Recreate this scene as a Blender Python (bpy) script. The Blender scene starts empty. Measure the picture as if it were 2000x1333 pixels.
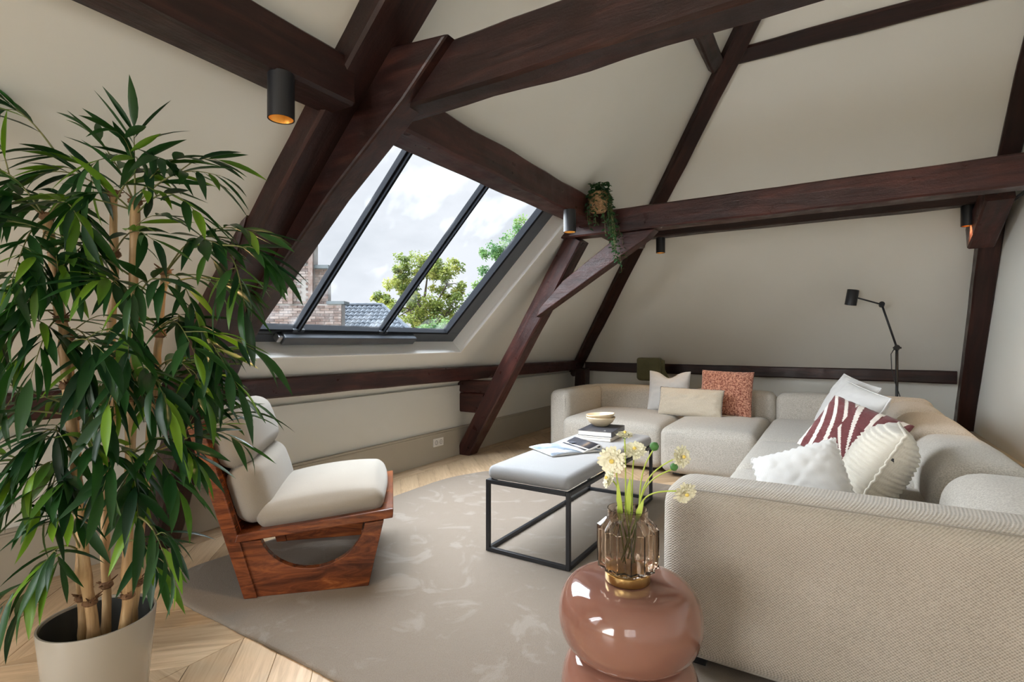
import bpy, math, random
from mathutils import Vector, Matrix, noise, Quaternion
import numpy as np
rnd = random.Random(7)
R = math.radians
C = bpy.context.scene.collection
S = bpy.context.scene

# ------------------------------------------------------------------ camera, sky, sun, exposure
YAW = R(31.7)
cam_d = bpy.data.cameras.new('camera'); cam = bpy.data.objects.new('camera', cam_d); C.objects.link(cam)
cam_d.sensor_width = 36; cam_d.lens = 1020 / 2000 * 36; cam_d.clip_start = .05; cam_d.clip_end = 300
cam.location = (0, 0, 1.2); cam.rotation_euler = (R(90), 0, YAW)
S.camera = cam
S.view_settings.view_transform = 'Standard'
S.view_settings.look = 'None'
S.view_settings.gamma = 1.0
S.view_settings.use_curve_mapping = False
S.view_settings.exposure = 0.21
S.cycles.use_denoising = True
S.cycles.max_bounces = 10
S.cycles.diffuse_bounces = 6
S.cycles.transparent_max_bounces = 12
S.cycles.sample_clamp_indirect = 6
S.cycles.caustics_reflective = False
S.cycles.caustics_refractive = False

W = bpy.data.worlds.new('overcast_sky'); S.world = W; W.use_nodes = True
nt = W.node_tree; nt.nodes.clear()
def wn(t, **k):
    n = nt.nodes.new(t)
    for a, b in k.items(): setattr(n, a, b)
    return n
wo = wn('ShaderNodeOutputWorld'); wb = wn('ShaderNodeBackground'); tc = wn('ShaderNodeTexCoord')
mp = wn('ShaderNodeMapping'); mp.inputs['Scale'].default_value = (2.2, 2.2, 4.5)
nz = wn('ShaderNodeTexNoise'); nz.inputs['Scale'].default_value = 1.6; nz.inputs['Detail'].default_value = 7; nz.inputs['Roughness'].default_value = .55
cr = wn('ShaderNodeValToRGB')
cr.color_ramp.elements[0].position = .36; cr.color_ramp.elements[0].color = (.74, .78, .84, 1)
cr.color_ramp.elements[1].position = .55; cr.color_ramp.elements[1].color = (.90, .93, .99, 1)
nt.links.new(tc.outputs['Generated'], mp.inputs['Vector']); nt.links.new(mp.outputs[0], nz.inputs['Vector'])
nt.links.new(nz.outputs['Fac'], cr.inputs[0]); nt.links.new(cr.outputs[0], wb.inputs['Color']); nt.links.new(wb.outputs[0], wo.inputs[0])
wb.inputs['Strength'].default_value = 0.92

def light(name, kind, loc, aim, energy, color, **k):
    d = bpy.data.lights.new(name, kind); d.energy = energy; d.color = color
    for a, b in k.items(): setattr(d, a, b)
    o = bpy.data.objects.new(name, d); C.objects.link(o); o.location = loc
    o.rotation_euler = (Vector(aim) - Vector(loc)).to_track_quat('-Z', 'Y').to_euler()
    return o
# veiled sun high behind the clouds, coming in through the skylights of the left roof slope
light('veiled_sun', 'SUN', (-5, -1.8, 6.2), (0, 0, 0), 31.0, (.89, .945, 1.0), angle=R(110))
# window lamps behind the camera; rear wall and second skylight ones are added fill
light('rear_window_fill', 'AREA', (-2.1, -5.9, 1.5), (-1.2, 2.5, 1.6), 235, (1.0, .985, .96), shape='RECTANGLE', size=2.2, size_y=2.0)  # area lamp added to brighten the room from behind
light('right_window_daylight', 'AREA', (1.13, -2.6, 1.5), (-3.0, 2.5, .8), 24, (1.0, .985, .96), shape='RECTANGLE', size=1.7, size_y=1.4)
light('side_skylight_fill', 'AREA', (-2.42, -1.2, 1.72), (.3, .4, .6), 9, (.95, .97, 1.0), shape='RECTANGLE', size=.8, size_y=1.5)  # area lamp added at the unseen second skylight as fill

# ------------------------------------------------------------------ materials
def mat(name, color, rough=.6, metal=0, spec=.5, coat=0, sheen=0, trans=0, ior=1.45):
    m = bpy.data.materials.new(name); m.use_nodes = True
    b = m.node_tree.nodes['Principled BSDF']
    b.inputs['Base Color'].default_value = (*color, 1); b.inputs['Roughness'].default_value = rough
    b.inputs['Metallic'].default_value = metal; b.inputs['Specular IOR Level'].default_value = spec
    b.inputs['Coat Weight'].default_value = coat; b.inputs['Sheen Weight'].default_value = sheen
    b.inputs['Transmission Weight'].default_value = trans; b.inputs['IOR'].default_value = ior
    return m
class NT:
    def __init__(s, m): s.t = m.node_tree; s.b = s.t.nodes['Principled BSDF']; s.out = [n for n in s.t.nodes if n.type == 'OUTPUT_MATERIAL'][0]
    def n(s, t, **k):
        x = s.t.nodes.new(t)
        for a, b in k.items():
            if a in x.inputs: x.inputs[a].default_value = b
            else: setattr(x, a, b)
        return x
    def l(s, a, b): s.t.links.new(a, b)
    def coord(s, scale=(1, 1, 1), out='Object', rot=(0, 0, 0)):
        c = s.n('ShaderNodeTexCoord'); m = s.n('ShaderNodeMapping'); m.inputs['Scale'].default_value = scale; m.inputs['Rotation'].default_value = rot
        s.l(c.outputs[out], m.inputs['Vector']); return m.outputs[0]
    def noise(s, vec, scale, detail=4, rough=.5, dist=0):
        x = s.n('ShaderNodeTexNoise'); x.inputs['Scale'].default_value = scale; x.inputs['Detail'].default_value = detail
        x.inputs['Roughness'].default_value = rough; x.inputs['Distortion'].default_value = dist
        s.l(vec, x.inputs['Vector']); return x.outputs['Fac']
    def ramp(s, fac, stops):
        x = s.n('ShaderNodeValToRGB'); e = x.color_ramp.elements
        while len(e) < len(stops): e.new(.5)
        for el, (p, c) in zip(e, stops): el.position = p; el.color = (*c, 1) if len(c) == 3 else c
        s.l(fac, x.inputs[0]); return x.outputs[0]
    def math(s, op, a, b=None):
        x = s.n('ShaderNodeMath'); x.operation = op
        for i, v in enumerate((a, b)):
            if v is None: continue
            if isinstance(v, (int, float)): x.inputs[i].default_value = v
            else: s.l(v, x.inputs[i])
        return x.outputs[0]
    def mix(s, fac, a, b, mode='MIX'):
        x = s.n('ShaderNodeMix'); x.data_type = 'RGBA'; x.blend_type = mode
        for i, v in ((0, fac), (6, a), (7, b)):
            if isinstance(v, (int, float)): x.inputs[i].default_value = v
            elif isinstance(v, tuple): x.inputs[i].default_value = (*v, 1)
            else: s.l(v, x.inputs[i])
        return x.outputs[2]
    def bump(s, h, strength, dist=.01):
        x = s.n('ShaderNodeBump'); x.inputs['Strength'].default_value = strength; x.inputs['Distance'].default_value = dist
        s.l(h, x.inputs['Height']); s.l(x.outputs[0], s.b.inputs['Normal']); return x
def varied(name, c1, c2, scale=6, rough=.6, bump=0, bdist=.004, detail=4, stretch=(1, 1, 1), lo=.3, hi=.7, **k):
    m = mat(name, c1, rough, **k); q = NT(m); v = q.coord(stretch)
    f = q.noise(v, scale, detail)
    q.l(q.ramp(f, [(lo, c1), (hi, c2)]), q.b.inputs['Base Color'])
    if bump: q.bump(q.noise(v, scale * 4, 5), bump, bdist)
    return m

plaster = varied('greige_plaster', (.73, .725, .675), (.76, .755, .705), 1.2, .75, .06, .002)
plaster_white = varied('white_reveal_paint', (.88, .88, .86), (.90, .90, .88), 2, .6, .03, .001)
skirt_paint = varied('taupe_skirting_paint', (.42, .385, .32), (.45, .415, .345), 2, .5, .03, .001)
def timber(name, dark, mid, hi, rough=.36):
    m = mat(name, mid, rough, spec=.45); q = NT(m)
    v = q.coord((.35, 3.2, 3.2)); v2 = q.coord((1, 1, 1))
    g = q.noise(v, 5, 8, .62, .6); big = q.noise(v2, 1.7, 4, .6)
    c = q.ramp(g, [(.28, dark), (.5, mid), (.72, hi)])
    worn = q.ramp(q.noise(v2, 26, 6, .75), [(.70, (0, 0, 0)), (.80, (1, 1, 1))])
    c = q.mix(big, c, dark, 'MULTIPLY') if False else c
    bg = q.ramp(big, [(.3, (.62, .58, .6)), (.65, (1.25, 1.15, 1.1))])
    c = q.mix(1.0, c, bg, 'MULTIPLY')
    c = q.mix(q.math('MULTIPLY', worn, .28), c, (.32, .22, .2))
    q.l(c, q.b.inputs['Base Color'])
    q.l(q.ramp(q.noise(v2, 9, 5), [(.3, (rough - .08,) * 3), (.7, (rough + .16,) * 3)]), q.b.inputs['Roughness'])
    q.bump(q.math('ADD', g, q.math('MULTIPLY', q.noise(v2, 14, 6, .7), .8)), .55, .006)
    return m
timber_m = timber('dark_stained_timber', (.008, .004, .004), (.022, .0085, .0075), (.052, .019, .014))
timber_r = timber('red_brown_timber', (.016, .006, .0055), (.042, .0145, .0125), (.088, .031, .025), .33)
def oakm(name):
    m = mat(name, (.5, .36, .22), .42, spec=.4); q = NT(m)
    v = q.coord((.8, 9, 3)); g = q.noise(v, 3.2, 8, .6, .8)
    c = q.ramp(g, [(.25, (.36, .25, .155)), (.48, (.56, .42, .275)), (.75, (.70, .55, .39))])
    oi = q.n('ShaderNodeObjectInfo')
    c = q.mix(1.0, c, q.ramp(oi.outputs['Random'], [(0, (.80, .77, .73)), (1, (1.12, 1.1, 1.08))]), 'MULTIPLY')
    kn = q.ramp(q.noise(q.coord((2.2, 7, 1)), 2.3, 3), [(.70, (0, 0, 0)), (.78, (1, 1, 1))])
    c = q.mix(q.math('MULTIPLY', kn, .45), c, (.22, .14, .08))
    q.l(c, q.b.inputs['Base Color']); q.bump(g, .12, .002)
    return m
oak = oakm('oiled_oak')
joint_m = mat('floor_joint', (.19, .13, .08), .8)
def weave(name, c1, c2, k=700, bump=.5, sheen=.25, dist=.0015, fleck=.5, noise_s=160):
    m = mat(name, c1, .88, sheen=sheen, spec=.2); q = NT(m)
    tcn = q.n('ShaderNodeTexCoord'); sp = q.n('ShaderNodeSeparateXYZ'); q.l(tcn.outputs['Object'], sp.inputs[0])
    x, y, z = sp.outputs
    a = q.math('SINE', q.math('MULTIPLY', q.math('ADD', x, y), k))
    b = q.math('SINE', q.math('MULTIPLY', q.math('ADD', z, q.math('MULTIPLY', y, 1.0)), k * 1.1))
    w = q.math('MULTIPLY', a, b)
    nn = q.noise(tcn.outputs['Object'], noise_s, 3, .6)
    h = q.math('ADD', q.math('MULTIPLY', w, .5), nn)
    big = q.noise(tcn.outputs['Object'], 5, 3)
    hh = q.math('ADD', q.math('MULTIPLY', h, fleck), q.math('MULTIPLY', big, .3))
    q.l(q.ramp(hh, [(.1, c2), (.75, c1)]), q.b.inputs['Base Color'])
    q.bump(h, bump, dist)
    return m
sofa_w = weave('oatmeal_boucle_weave', (.50, .45, .385), (.25, .22, .18), 620, .6, .25, .003, .75, 170)
sofa_m = varied('oatmeal_boucle', (.35, .32, .275), (.53, .495, .44), 170, .88, .6, .003, 3, lo=.35, hi=.62, sheen=.25)
linen = weave('natural_linen', (.34, .31, .27), (.265, .24, .205), 1300, .35, .2, .001, .5, 300)
bench_m = weave('pale_grey_upholstery', (.30, .305, .315), (.22, .22, .225), 1100, .3, .3, .001, .5, 250)
white_cl = weave('white_cotton', (.62, .61, .60), (.54, .53, .51), 1200, .25, .3, .001, .4, 220)
ivory_cl = weave('ivory_knit', (.62, .58, .50), (.50, .46, .385), 900, .3, .4, .0015, .4, 200)
beige_cl = weave('beige_slub_linen', (.60, .53, .42), (.40, .335, .255), 900, .45, .2, .0015, .8, 120)
piping_m = varied('grey_piping', (.14, .13, .13), (.30, .28, .27), 60, .8)
terra = varied('terracotta_bouclé', (.24, .055, .03), (.72, .36, .24), 75, .9, .9, .008, 3, lo=.38, hi=.62, sheen=.3)
rug_m = mat('taupe_wool_pile', (.27, .235, .20), .92, spec=.15, sheen=.2); q = NT(rug_m)
v = q.coord(); f = q.noise(v, 230, 4, .75); g = q.noise(v, 3.4, 5, .6, 1.6)
c = q.mix(f, (.14, .115, .09), (.34, .285, .235)); pat = q.ramp(g, [(.56, (0, 0, 0)), (.64, (1, 1, 1))])
q.l(q.mix(q.math('MULTIPLY', pat, .17), c, (.56, .53, .49)), q.b.inputs['Base Color']); q.bump(q.math('ADD', f, q.math('MULTIPLY', g, 2.)), .7, .006)
rose = mat('oiled_rosewood', (.25, .07, .02), .27, spec=.5, coat=.25); q = NT(rose)
v = q.coord((1, 1, 5.5), rot=(0, R(8), 0)); g = q.noise(v, 4.2, 8, .65, 1.3)
q.l(q.ramp(g, [(.24, (.03, .009, .005)), (.45, (.12, .032, .012)), (.62, (.25, .07, .02)), (.82, (.46, .19, .06))]), q.b.inputs['Base Color']); q.bump(g, .15, .002)
black_metal = mat('black_powder_coat', (.012, .013, .016), .42, spec=.5)
frame_grey = varied('anthracite_window_paint', (.055, .065, .08), (.075, .085, .10), 8, .34)
mull_m = mat('dark_mullion_paint', (.013, .015, .019), .75, spec=.12)
gold_in = mat('gold_reflector', (1.0, .50, .10), .35, metal=.6)
white_plastic = mat('white_socket_plastic', (.80, .79, .77), .35)
dark_hole = mat('dark_recess', (.03, .03, .03), .7)
steel = mat('steel', (.45, .45, .46), .35, metal=1)
brass = varied('brushed_brass', (.55, .36, .12), (.68, .47, .19), 12, .3, metal=1)
pot_m = varied('taupe_lacquer', (.34, .31, .265), (.37, .335, .285), 3, .22, coat=.3)
pot_in = mat('pot_inner_dark', (.035, .037, .035), .5)
soil_m = varied('dark_granules', (.015, .015, .014), (.05, .048, .042), 60, .9, .8, .01)
cane_m = mat('bamboo_cane', (.5, .33, .17), .45); q = NT(cane_m); v = q.coord((14, 14, .9))
q.l(q.ramp(q.noise(v, 4, 6, .6), [(.25, (.20, .105, .045)), (.5, (.46, .29, .14)), (.75, (.66, .48, .27))]), q.b.inputs['Base Color'])
fibre_m = varied('brown_fibre', (.10, .045, .02), (.26, .14, .07), 40, .8, .5)
twig_m = varied('olive_twig', (.09, .12, .03), (.22, .20, .07), 20, .6)
def leafm(name, a, b, c):
    m = mat(name, a, .36, spec=.45); q = NT(m); oi = q.n('ShaderNodeObjectInfo')
    at = q.n('ShaderNodeAttribute'); at.attribute_name = 'tint'; r = q.math('FRACT', q.math('ADD', oi.outputs['Random'], at.outputs['Fac']))
    col = q.ramp(r, [(0, a), (.8, b), (.93, c), (1, c)])
    q.l(col, q.b.inputs['Base Color'])
    q.b.inputs['Subsurface Weight'].default_value = 0
    tr = q.n('ShaderNodeBsdfTranslucent'); q.l(q.mix(1.0, col, (1.3, 1.5, .5), 'MULTIPLY'), tr.inputs['Color'])
    ms = q.n('ShaderNodeMixShader'); ms.inputs[0].default_value = .25
    q.l(q.b.outputs[0], ms.inputs[1]); q.l(tr.outputs[0], ms.inputs[2]); q.l(ms.outputs[0], q.out.inputs[0])
    return m
leaf_m = leafm('bamboo_leaf', (.008, .034, .014), (.022, .082, .016), (.14, .27, .02))
ivy_m = leafm('trailing_leaf', (.014, .052, .020), (.03, .09, .03), (.06, .13, .05))
midrib_m = mat('leaf_midrib', (.006, .022, .008), .5)
clay = mat('pink_brown_lacquer', (.235, .11, .08), .09, spec=.5, coat=.6); clay.node_tree.nodes['Principled BSDF'].inputs['Coat Roughness'].default_value = .03
q = NT(clay); q.l(q.ramp(q.noise(q.coord(), 3, 3), [(.3, (.225, .103, .074)), (.7, (.255, .12, .09))]), q.b.inputs['Base Color'])
smoke = mat('smoked_brown_glass', (.90, .79, .69), .02, trans=1, ior=1.45)
bowl_m = varied('cream_glaze', (.66, .52, .34), (.74, .62, .43), 14, .3)
bowl_out = varied('sand_glaze', (.50, .37, .215), (.60, .46, .28), 20, .35)
paper = varied('page_paper', (.78, .77, .75), (.84, .83, .81), 30, .6, stretch=(1, 1, 40))
cover_dark = mat('charcoal_book_cover', (.045, .048, .06), .35)
cover_cream = varied('cream_book_cover', (.66, .61, .53), (.72, .67, .60), 6, .5)
olive_m = varied('olive_shade_fabric', (.085, .078, .030), (.13, .118, .05), 7, .75, .3, sheen=.2)
basket_m = varied('woven_seagrass', (.30, .16, .07), (.72, .46, .25), 55, .8, .9, .01, stretch=(1, 1, 2.2))
petal_m = mat('cream_petal', (.86, .84, .66), .6); petal_m.node_tree.nodes['Principled BSDF'].inputs['Subsurface Weight'].default_value = .0
core_m = mat('yellow_flower_centre', (.80, .62, .16), .8)
stem_m = mat('yellow_green_stem', (.42, .52, .08), .5)
sepal_m = mat('green_bud', (.07, .20, .05), .6)

# ------------------------------------------------------------------ helpers
def mesh(name, vs, fs, smooth=False):
    me = bpy.data.meshes.new(name); me.from_pydata([tuple(v) for v in vs], [], fs); me.update()
    if smooth: me.shade_smooth()
    return me
def link(name, me, m=None, parent=None, M=None, loc=None):
    o = bpy.data.objects.new(name, me); C.objects.link(o)
    if m is not None and me is not None and not me.materials:
        for x in (m if isinstance(m, (list, tuple)) else [m]): me.materials.append(x)
    if M is not None: o.matrix_world = M
    if loc is not None: o.location = loc
    if parent is not None: adopt(o, parent)
    return o
WM = {}
def wm(o):
    b = Matrix.LocRotScale(o.location, o.rotation_euler if o.rotation_mode != 'QUATERNION' else o.rotation_quaternion, o.scale)
    if o.parent: return wm(o.parent) @ o.matrix_parent_inverse @ b
    return b
def adopt(o, p):
    o.parent = p; o.matrix_parent_inverse = wm(p).inverted()
def obj(name, vs, fs, m, parent=None, smooth=False, centre=True):
    """vertices in world metres; the object's origin goes to the middle of its base"""
    vs = [Vector(v) for v in vs]
    if centre:
        xs = [v.x for v in vs]; ys = [v.y for v in vs]; zs = [v.z for v in vs]
        c = Vector(((min(xs) + max(xs)) / 2, (min(ys) + max(ys)) / 2, min(zs)))
    else: c = Vector((0, 0, 0))
    return link(name, mesh(name, [v - c for v in vs], fs, smooth), m, parent, loc=c)
def empty(name, loc, rz=0):
    o = bpy.data.objects.new(name, None); C.objects.link(o); o.location = loc; o.rotation_euler = (0, 0, rz); o.empty_display_size = .1; return o
def tag(o, label=None, cat=None, group=None, kind=None):
    if label: o['label'] = label
    if cat: o['category'] = cat
    if group: o['group'] = group
    if kind: o['kind'] = kind
    return o
def struct(o): o['kind'] = 'structure'; return o
class MB:
    def __init__(s): s.v = []; s.f = []
    def add(s, vs, fs):
        n = len(s.v); s.v += [Vector(v) for v in vs]; s.f += [tuple(i + n for i in f) for f in fs]; return s
    def box(s, x0, x1, y0, y1, z0, z1, M=None):
        vs = [Vector((x, y, z)) for z in (z0, z1) for x, y in ((x0, y0), (x1, y0), (x1, y1), (x0, y1))]
        if M: vs = [M @ v for v in vs]
        return s.add(vs, [(0, 3, 2, 1), (4, 5, 6, 7), (0, 1, 5, 4), (1, 2, 6, 5), (2, 3, 7, 6), (3, 0, 4, 7)])
    def prism(s, pts, a, b, axis='y'):
        """polygon pts (u,v) extruded from a to b along axis"""
        def P(u, v, w): return {'y': (u, w, v), 'x': (w, u, v), 'z': (u, v, w)}[axis]
        n = len(pts); s.add([P(u, v, a) for u, v in pts] + [P(u, v, b) for u, v in pts],
            [tuple(range(n))[::-1], tuple(range(n, 2 * n))] + [(i, (i + 1) % n, n + (i + 1) % n, n + i) for i in range(n)]); return s
    def tube(s, pts, r, n=8, cap=True):
        pts = [Vector(p) for p in pts]; rs = r if isinstance(r, (list, tuple)) else [r] * len(pts)
        base = len(s.v); up = Vector((0, 0, 1)); prev = None
        for i, p in enumerate(pts):
            t = (pts[min(i + 1, len(pts) - 1)] - pts[max(i - 1, 0)]).normalized()
            if prev is None:
                a = t.cross(up if abs(t.z) < .95 else Vector((1, 0, 0))).normalized()
            else: a = (prev - t * prev.dot(t)).normalized()
            prev = a; b = t.cross(a)
            for k in range(n):
                an = 2 * math.pi * k / n; s.v.append(p + (a * math.cos(an) + b * math.sin(an)) * rs[i])
        for i in range(len(pts) - 1):
            for k in range(n):
                s.f.append((base + i * n + k, base + i * n + (k + 1) % n, base + (i + 1) * n + (k + 1) % n, base + (i + 1) * n + k))
        if cap:
            s.f.append(tuple(base + k for k in range(n))[::-1]); e = base + (len(pts) - 1) * n; s.f.append(tuple(e + k for k in range(n)))
        return s
    def lathe(s, prof, c=(0, 0, 0), n=40, close=False, rf=None):
        base = len(s.v); c = Vector(c)
        for j, (r, z) in enumerate(prof):
            for k in range(n):
                an = 2 * math.pi * k / n; q = r * (rf(k, j, n) if rf else 1)
                s.v.append(c + Vector((q * math.cos(an), q * math.sin(an), z)))
        m = len(prof)
        for j in range(m - 1 if not close else m):
            for k in range(n):
                j2 = (j + 1) % m; s.f.append((base + j * n + k, base + j * n + (k + 1) % n, base + j2 * n + (k + 1) % n, base + j2 * n + k))
        if not close:
            if 1e-6 < prof[0][0] < .01: s.f.append(tuple(base + k for k in range(n))[::-1])
            if 1e-6 < prof[-1][0] < .01: s.f.append(tuple(base + (m - 1) * n + k for k in range(n)))
        return s
    def build(s, name, m, parent=None, smooth=False, M=None):
        vs = s.v if M is None else [M @ v for v in s.v]
        o = obj(name, vs, s.f, m, parent, smooth)
        return o
def bevel(o, w=.004, seg=2):
    b = o.modifiers.new('bevel', 'BEVEL'); b.width = w; b.segments = seg; b.limit_method = 'ANGLE'; b.angle_limit = R(35); return o
def autosmooth(o, ang=40):
    o.data.shade_smooth()
    o.data.set_sharp_from_angle(angle=R(ang)); return o

def beam(name, label, p0, p1, w, h, up=(0, 0, 1), m=None, cat='beam', parent=None, jit=.004, seg=26, ch=.012, group=None):
    """hewn beam; local X runs along it, h is measured along 'up'"""
    p0, p1 = Vector(p0), Vector(p1); L = (p1 - p0).length; x = (p1 - p0).normalized()
    u = Vector(up); u = (u - x * u.dot(x)).normalized(); yv = u.cross(x)
    M = Matrix.Translation((p0 + p1) / 2) @ Matrix((x, yv, u)).transposed().to_4x4()
    a, b = w / 2, h / 2
    sec = [(-a + ch, -b), (a - ch, -b), (a, -b + ch), (a, b - ch), (a - ch, b), (-a + ch, b), (-a, b - ch), (-a, -b + ch)]
    sd = rnd.random() * 50; vs = []; fs = []
    for i in range(seg + 1):
        t = -L / 2 + L * i / seg
        for k, (y, z) in enumerate(sec):
            j = noise.noise(Vector((t * 3.1 + sd, y * 9, z * 9))) * jit * 1.6 + noise.noise(Vector((t * .9 + sd, y * 3, 7.7))) * jit
            j2 = noise.noise(Vector((t * 2.7, y * 9 + sd, z * 9 + 5))) * jit * 1.6
            vs.append((t, y + j, z + j2))
    for i in range(seg):
        for k in range(8):
            fs.append((i * 8 + k, i * 8 + (k + 1) % 8, (i + 1) * 8 + (k + 1) % 8, (i + 1) * 8 + k))
    fs = [f[::-1] for f in fs]
    fs.append(tuple(range(8))); fs.append(tuple(seg * 8 + k for k in range(8))[::-1])
    me = mesh(name, vs, [f[::-1] for f in fs])
    o = link(name, me, m or timber_m, parent, M=M)
    autosmooth(o, 25)
    if label: tag(o, label, cat, group)
    return o

def soft(name, x0, x1, y0, y1, z0, z1, r, m, parent, n=14, puff=(0, 0, 0), wob=.002, M=None, seed=0, tilt=None):
    """upholstered block: rounded box with crowned faces"""
    hx, hy, hz = (x1 - x0) / 2, (y1 - y0) / 2, (z1 - z0) / 2
    c = Vector(((x0 + x1) / 2, (y0 + y1) / 2, (z0 + z1) / 2)); rr = min(r, hx, hy, hz)
    vs = []; fs = []; idx = {}
    def grid_vals(h, k):  # denser near the rounded edges
        e = [-h + rr * (1 - math.cos(math.pi / 2 * i / 5)) for i in range(6)]
        inner = [(-h + rr) + (2 * h - 2 * rr) * i / k for i in range(1, k)]
        return e + inner + [-v for v in e[::-1]]
    gx, gy, gz = grid_vals(hx, n), grid_vals(hy, n), grid_vals(hz, max(4, n // 2))
    def vert(p):
        key = (round(p[0], 5), round(p[1], 5), round(p[2], 5))
        if key in idx: return idx[key]
        v = Vector(p); q = Vector((max(-hx + rr, min(hx - rr, v.x)), max(-hy + rr, min(hy - rr, v.y)), max(-hz + rr, min(hz - rr, v.z))))
        d = v - q
        if d.length > 1e-9: v = q + d.normalized() * rr
        u, w, t = v.x / hx, v.y / hy, v.z / hz
        v.x += math.copysign(1, v.x) * puff[0] * max(0, (1 - w * w)) * max(0, (1 - t * t)) * abs(u) ** 3
        v.y += math.copysign(1, v.y) * puff[1] * max(0, (1 - u * u)) * max(0, (1 - t * t)) * abs(w) ** 3
        v.z += math.copysign(1, v.z) * puff[2] * max(0, (1 - u * u)) ** .6 * max(0, (1 - w * w)) ** .6 * abs(t) ** 3
        v += noise.noise_vector((v + c) * 4 + Vector((seed, 0, 0))) * wob
        idx[key] = len(vs); vs.append(v + c); return idx[key]
    def face(A, B, f):
        for i in range(len(A) - 1):
            for j in range(len(B) - 1):
                fs.append([vert(f(A[i], B[j])), vert(f(A[i + 1], B[j])), vert(f(A[i + 1], B[j + 1])), vert(f(A[i], B[j + 1]))])
    face(gx, gy, lambda a, b: (a, b, hz)); face(gy, gx, lambda a, b: (b, a, -hz))
    face(gy, gz, lambda a, b: (hx, a, b)); face(gz, gy, lambda a, b: (-hx, b, a))
    face(gz, gx, lambda a, b: (b, hy, a)); face(gx, gz, lambda a, b: (a, -hy, b))
    if M is not None: vs = [M @ v for v in vs]
    return obj(name, vs, fs, m, parent, True)

def frame_M(o, x, y):
    x = Vector(x).normalized(); y = Vector(y); y = (y - x * y.dot(x)).normalized(); z = x.cross(y)
    return Matrix.Translation(Vector(o)) @ Matrix((x, y, z)).transposed().to_4x4()
def pillow(name, label, M, w, h, t, m, group=None, n=36, pinch=.07, wr=.006, rib=None, seed=0, pipe=None, piper=.004, ruffle=0, color=None, sag=0, chop=0, cat='cushion'):
    """scatter cushion in its local plane: x width, y height, z thickness"""
    root_loc = M.translation.copy(); vs = []; fs = []; cols = []
    def P(u, v, s):
        e = (max(0, 1 - abs(u) ** 2.6) ** .55) * (max(0, 1 - abs(v) ** 2.6) ** .55)
        x = u * w / 2 * (1 - pinch * (1 - v * v)); y = v * h / 2 * (1 - pinch * (1 - u * u))
        z = s * t / 2 * e
        if chop: y -= chop * h * (max(0, v) ** 1.5) * math.exp(-(u * 2.4) ** 2)
        z += sag * (u * u) * w
        ed = 1 - e
        nv = noise.noise(Vector((u * 3.1 + seed, v * 3.1, s * 2))) * wr * 2 + noise.noise(Vector((u * 11 + seed, v * 11, s * 4))) * wr * ed
        z += s * abs(nv) * (1 if e > 0 else 0)
        if rib: z += s * rib[0] * (.5 + .5 * math.sin(v * rib[1] + .35 * math.sin(u * 3 + 1))) * min(1, e * 3)
        if ruffle:
            k = max(abs(u), abs(v)) ** 14
            z += ruffle * k * math.sin((u + v) * 34 + seed); x += ruffle * k * .6 * math.sin(v * 41); y += ruffle * k * .6 * math.sin(u * 38)
        return Vector((x, y, z))
    idx = {}
    for s in (1, -1):
        for i in range(n + 1):
            for j in range(n + 1):
                u = math.sin((i / n * 2 - 1) * math.pi / 2 * .999) ; v = math.sin((j / n * 2 - 1) * math.pi / 2 * .999)
                u = (i / n * 2 - 1) * .35 + u * .65; v = (j / n * 2 - 1) * .35 + v * .65
                edge = i in (0, n) or j in (0, n)
                if edge and s == -1: idx[(s, i, j)] = idx[(1, i, j)]; continue
                idx[(s, i, j)] = len(vs); vs.append(P(u, v, s)); cols.append((u, v, s))
        for i in range(n):
            for j in range(n):
                f = [idx[(s, i, j)], idx[(s, i + 1, j)], idx[(s, i + 1, j + 1)], idx[(s, i, j + 1)]]
                fs.append(f if s == 1 else f[::-1])
    me = mesh(name, vs, fs, True)
    if color:
        at = me.attributes.new('pattern', 'FLOAT', 'POINT')
        at.data.foreach_set('value', [color(u, v) for u, v, s in cols])
    o = link(name, me, m, None, M=M)
    tag(o, label, cat, group)
    if pipe:
        loop = [idx[(1, i, 0)] for i in range(n)] + [idx[(1, n, j)] for j in range(n)] + [idx[(1, n - i, n)] for i in range(n)] + [idx[(1, 0, n - j)] for j in range(n)]
        mb = MB(); mb.tube([vs[k] for k in loop] + [vs[loop[0]]], piper, 6, False)
        p = link('piping', mesh('piping', mb.v, mb.f, True), pipe, None, M=M)
        adopt(p, o)
    return o

# ------------------------------------------------------------------ room shell
WX, BY, RX, FY, TOP = -3.39, 7.30, 1.18, -6.0, 3.9
Z0 = .73
def lx(z): return z - 4.17          # left roof slope
def by(z): return 8.12 - 1.09 * z   # back roof slope
fl = MB(); fl.box(WX - .15, RX + .15, FY - .15, BY + .15, -.16, -.008)
floor = fl.build('floor', joint_m); struct(floor)
# oak chevron: columns .59 wide
CW = .59; PW = .15; X00 = WX + .18
def plank_mesh(sgn, L=CW - .002, gap=.0011):
    st = PW * math.sqrt(2); y0, y1 = gap, st - gap
    a = [(0, y0), (L, y0 + sgn * L), (L, y1 + sgn * L), (0, y1)]
    e = .0015; c = [(e, y0 + 2 * e), (L - e, y0 + sgn * L + 2 * e), (L - e, y1 + sgn * L - 2 * e), (e, y1 - 2 * e)]
    # local frame: x along the plank so that the grain follows it
    ang = sgn * R(45); rt = Matrix.Rotation(-ang, 3, 'Z')
    vs = [rt @ Vector((x, y, z)) for pts, z in ((a, -.012), (a, -.0012), (c, 0)) for x, y in pts]
    fs = [(3, 2, 1, 0), (8, 9, 10, 11)] + [(l * 4 + i, l * 4 + (i + 1) % 4, l * 4 + 4 + (i + 1) % 4, l * 4 + 4 + i) for l in (0, 1) for i in range(4)]
    me = mesh('plank', vs, fs); me.materials.append(oak); return me, ang
pm = {s: plank_mesh(s) for s in (1, -1)}
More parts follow.
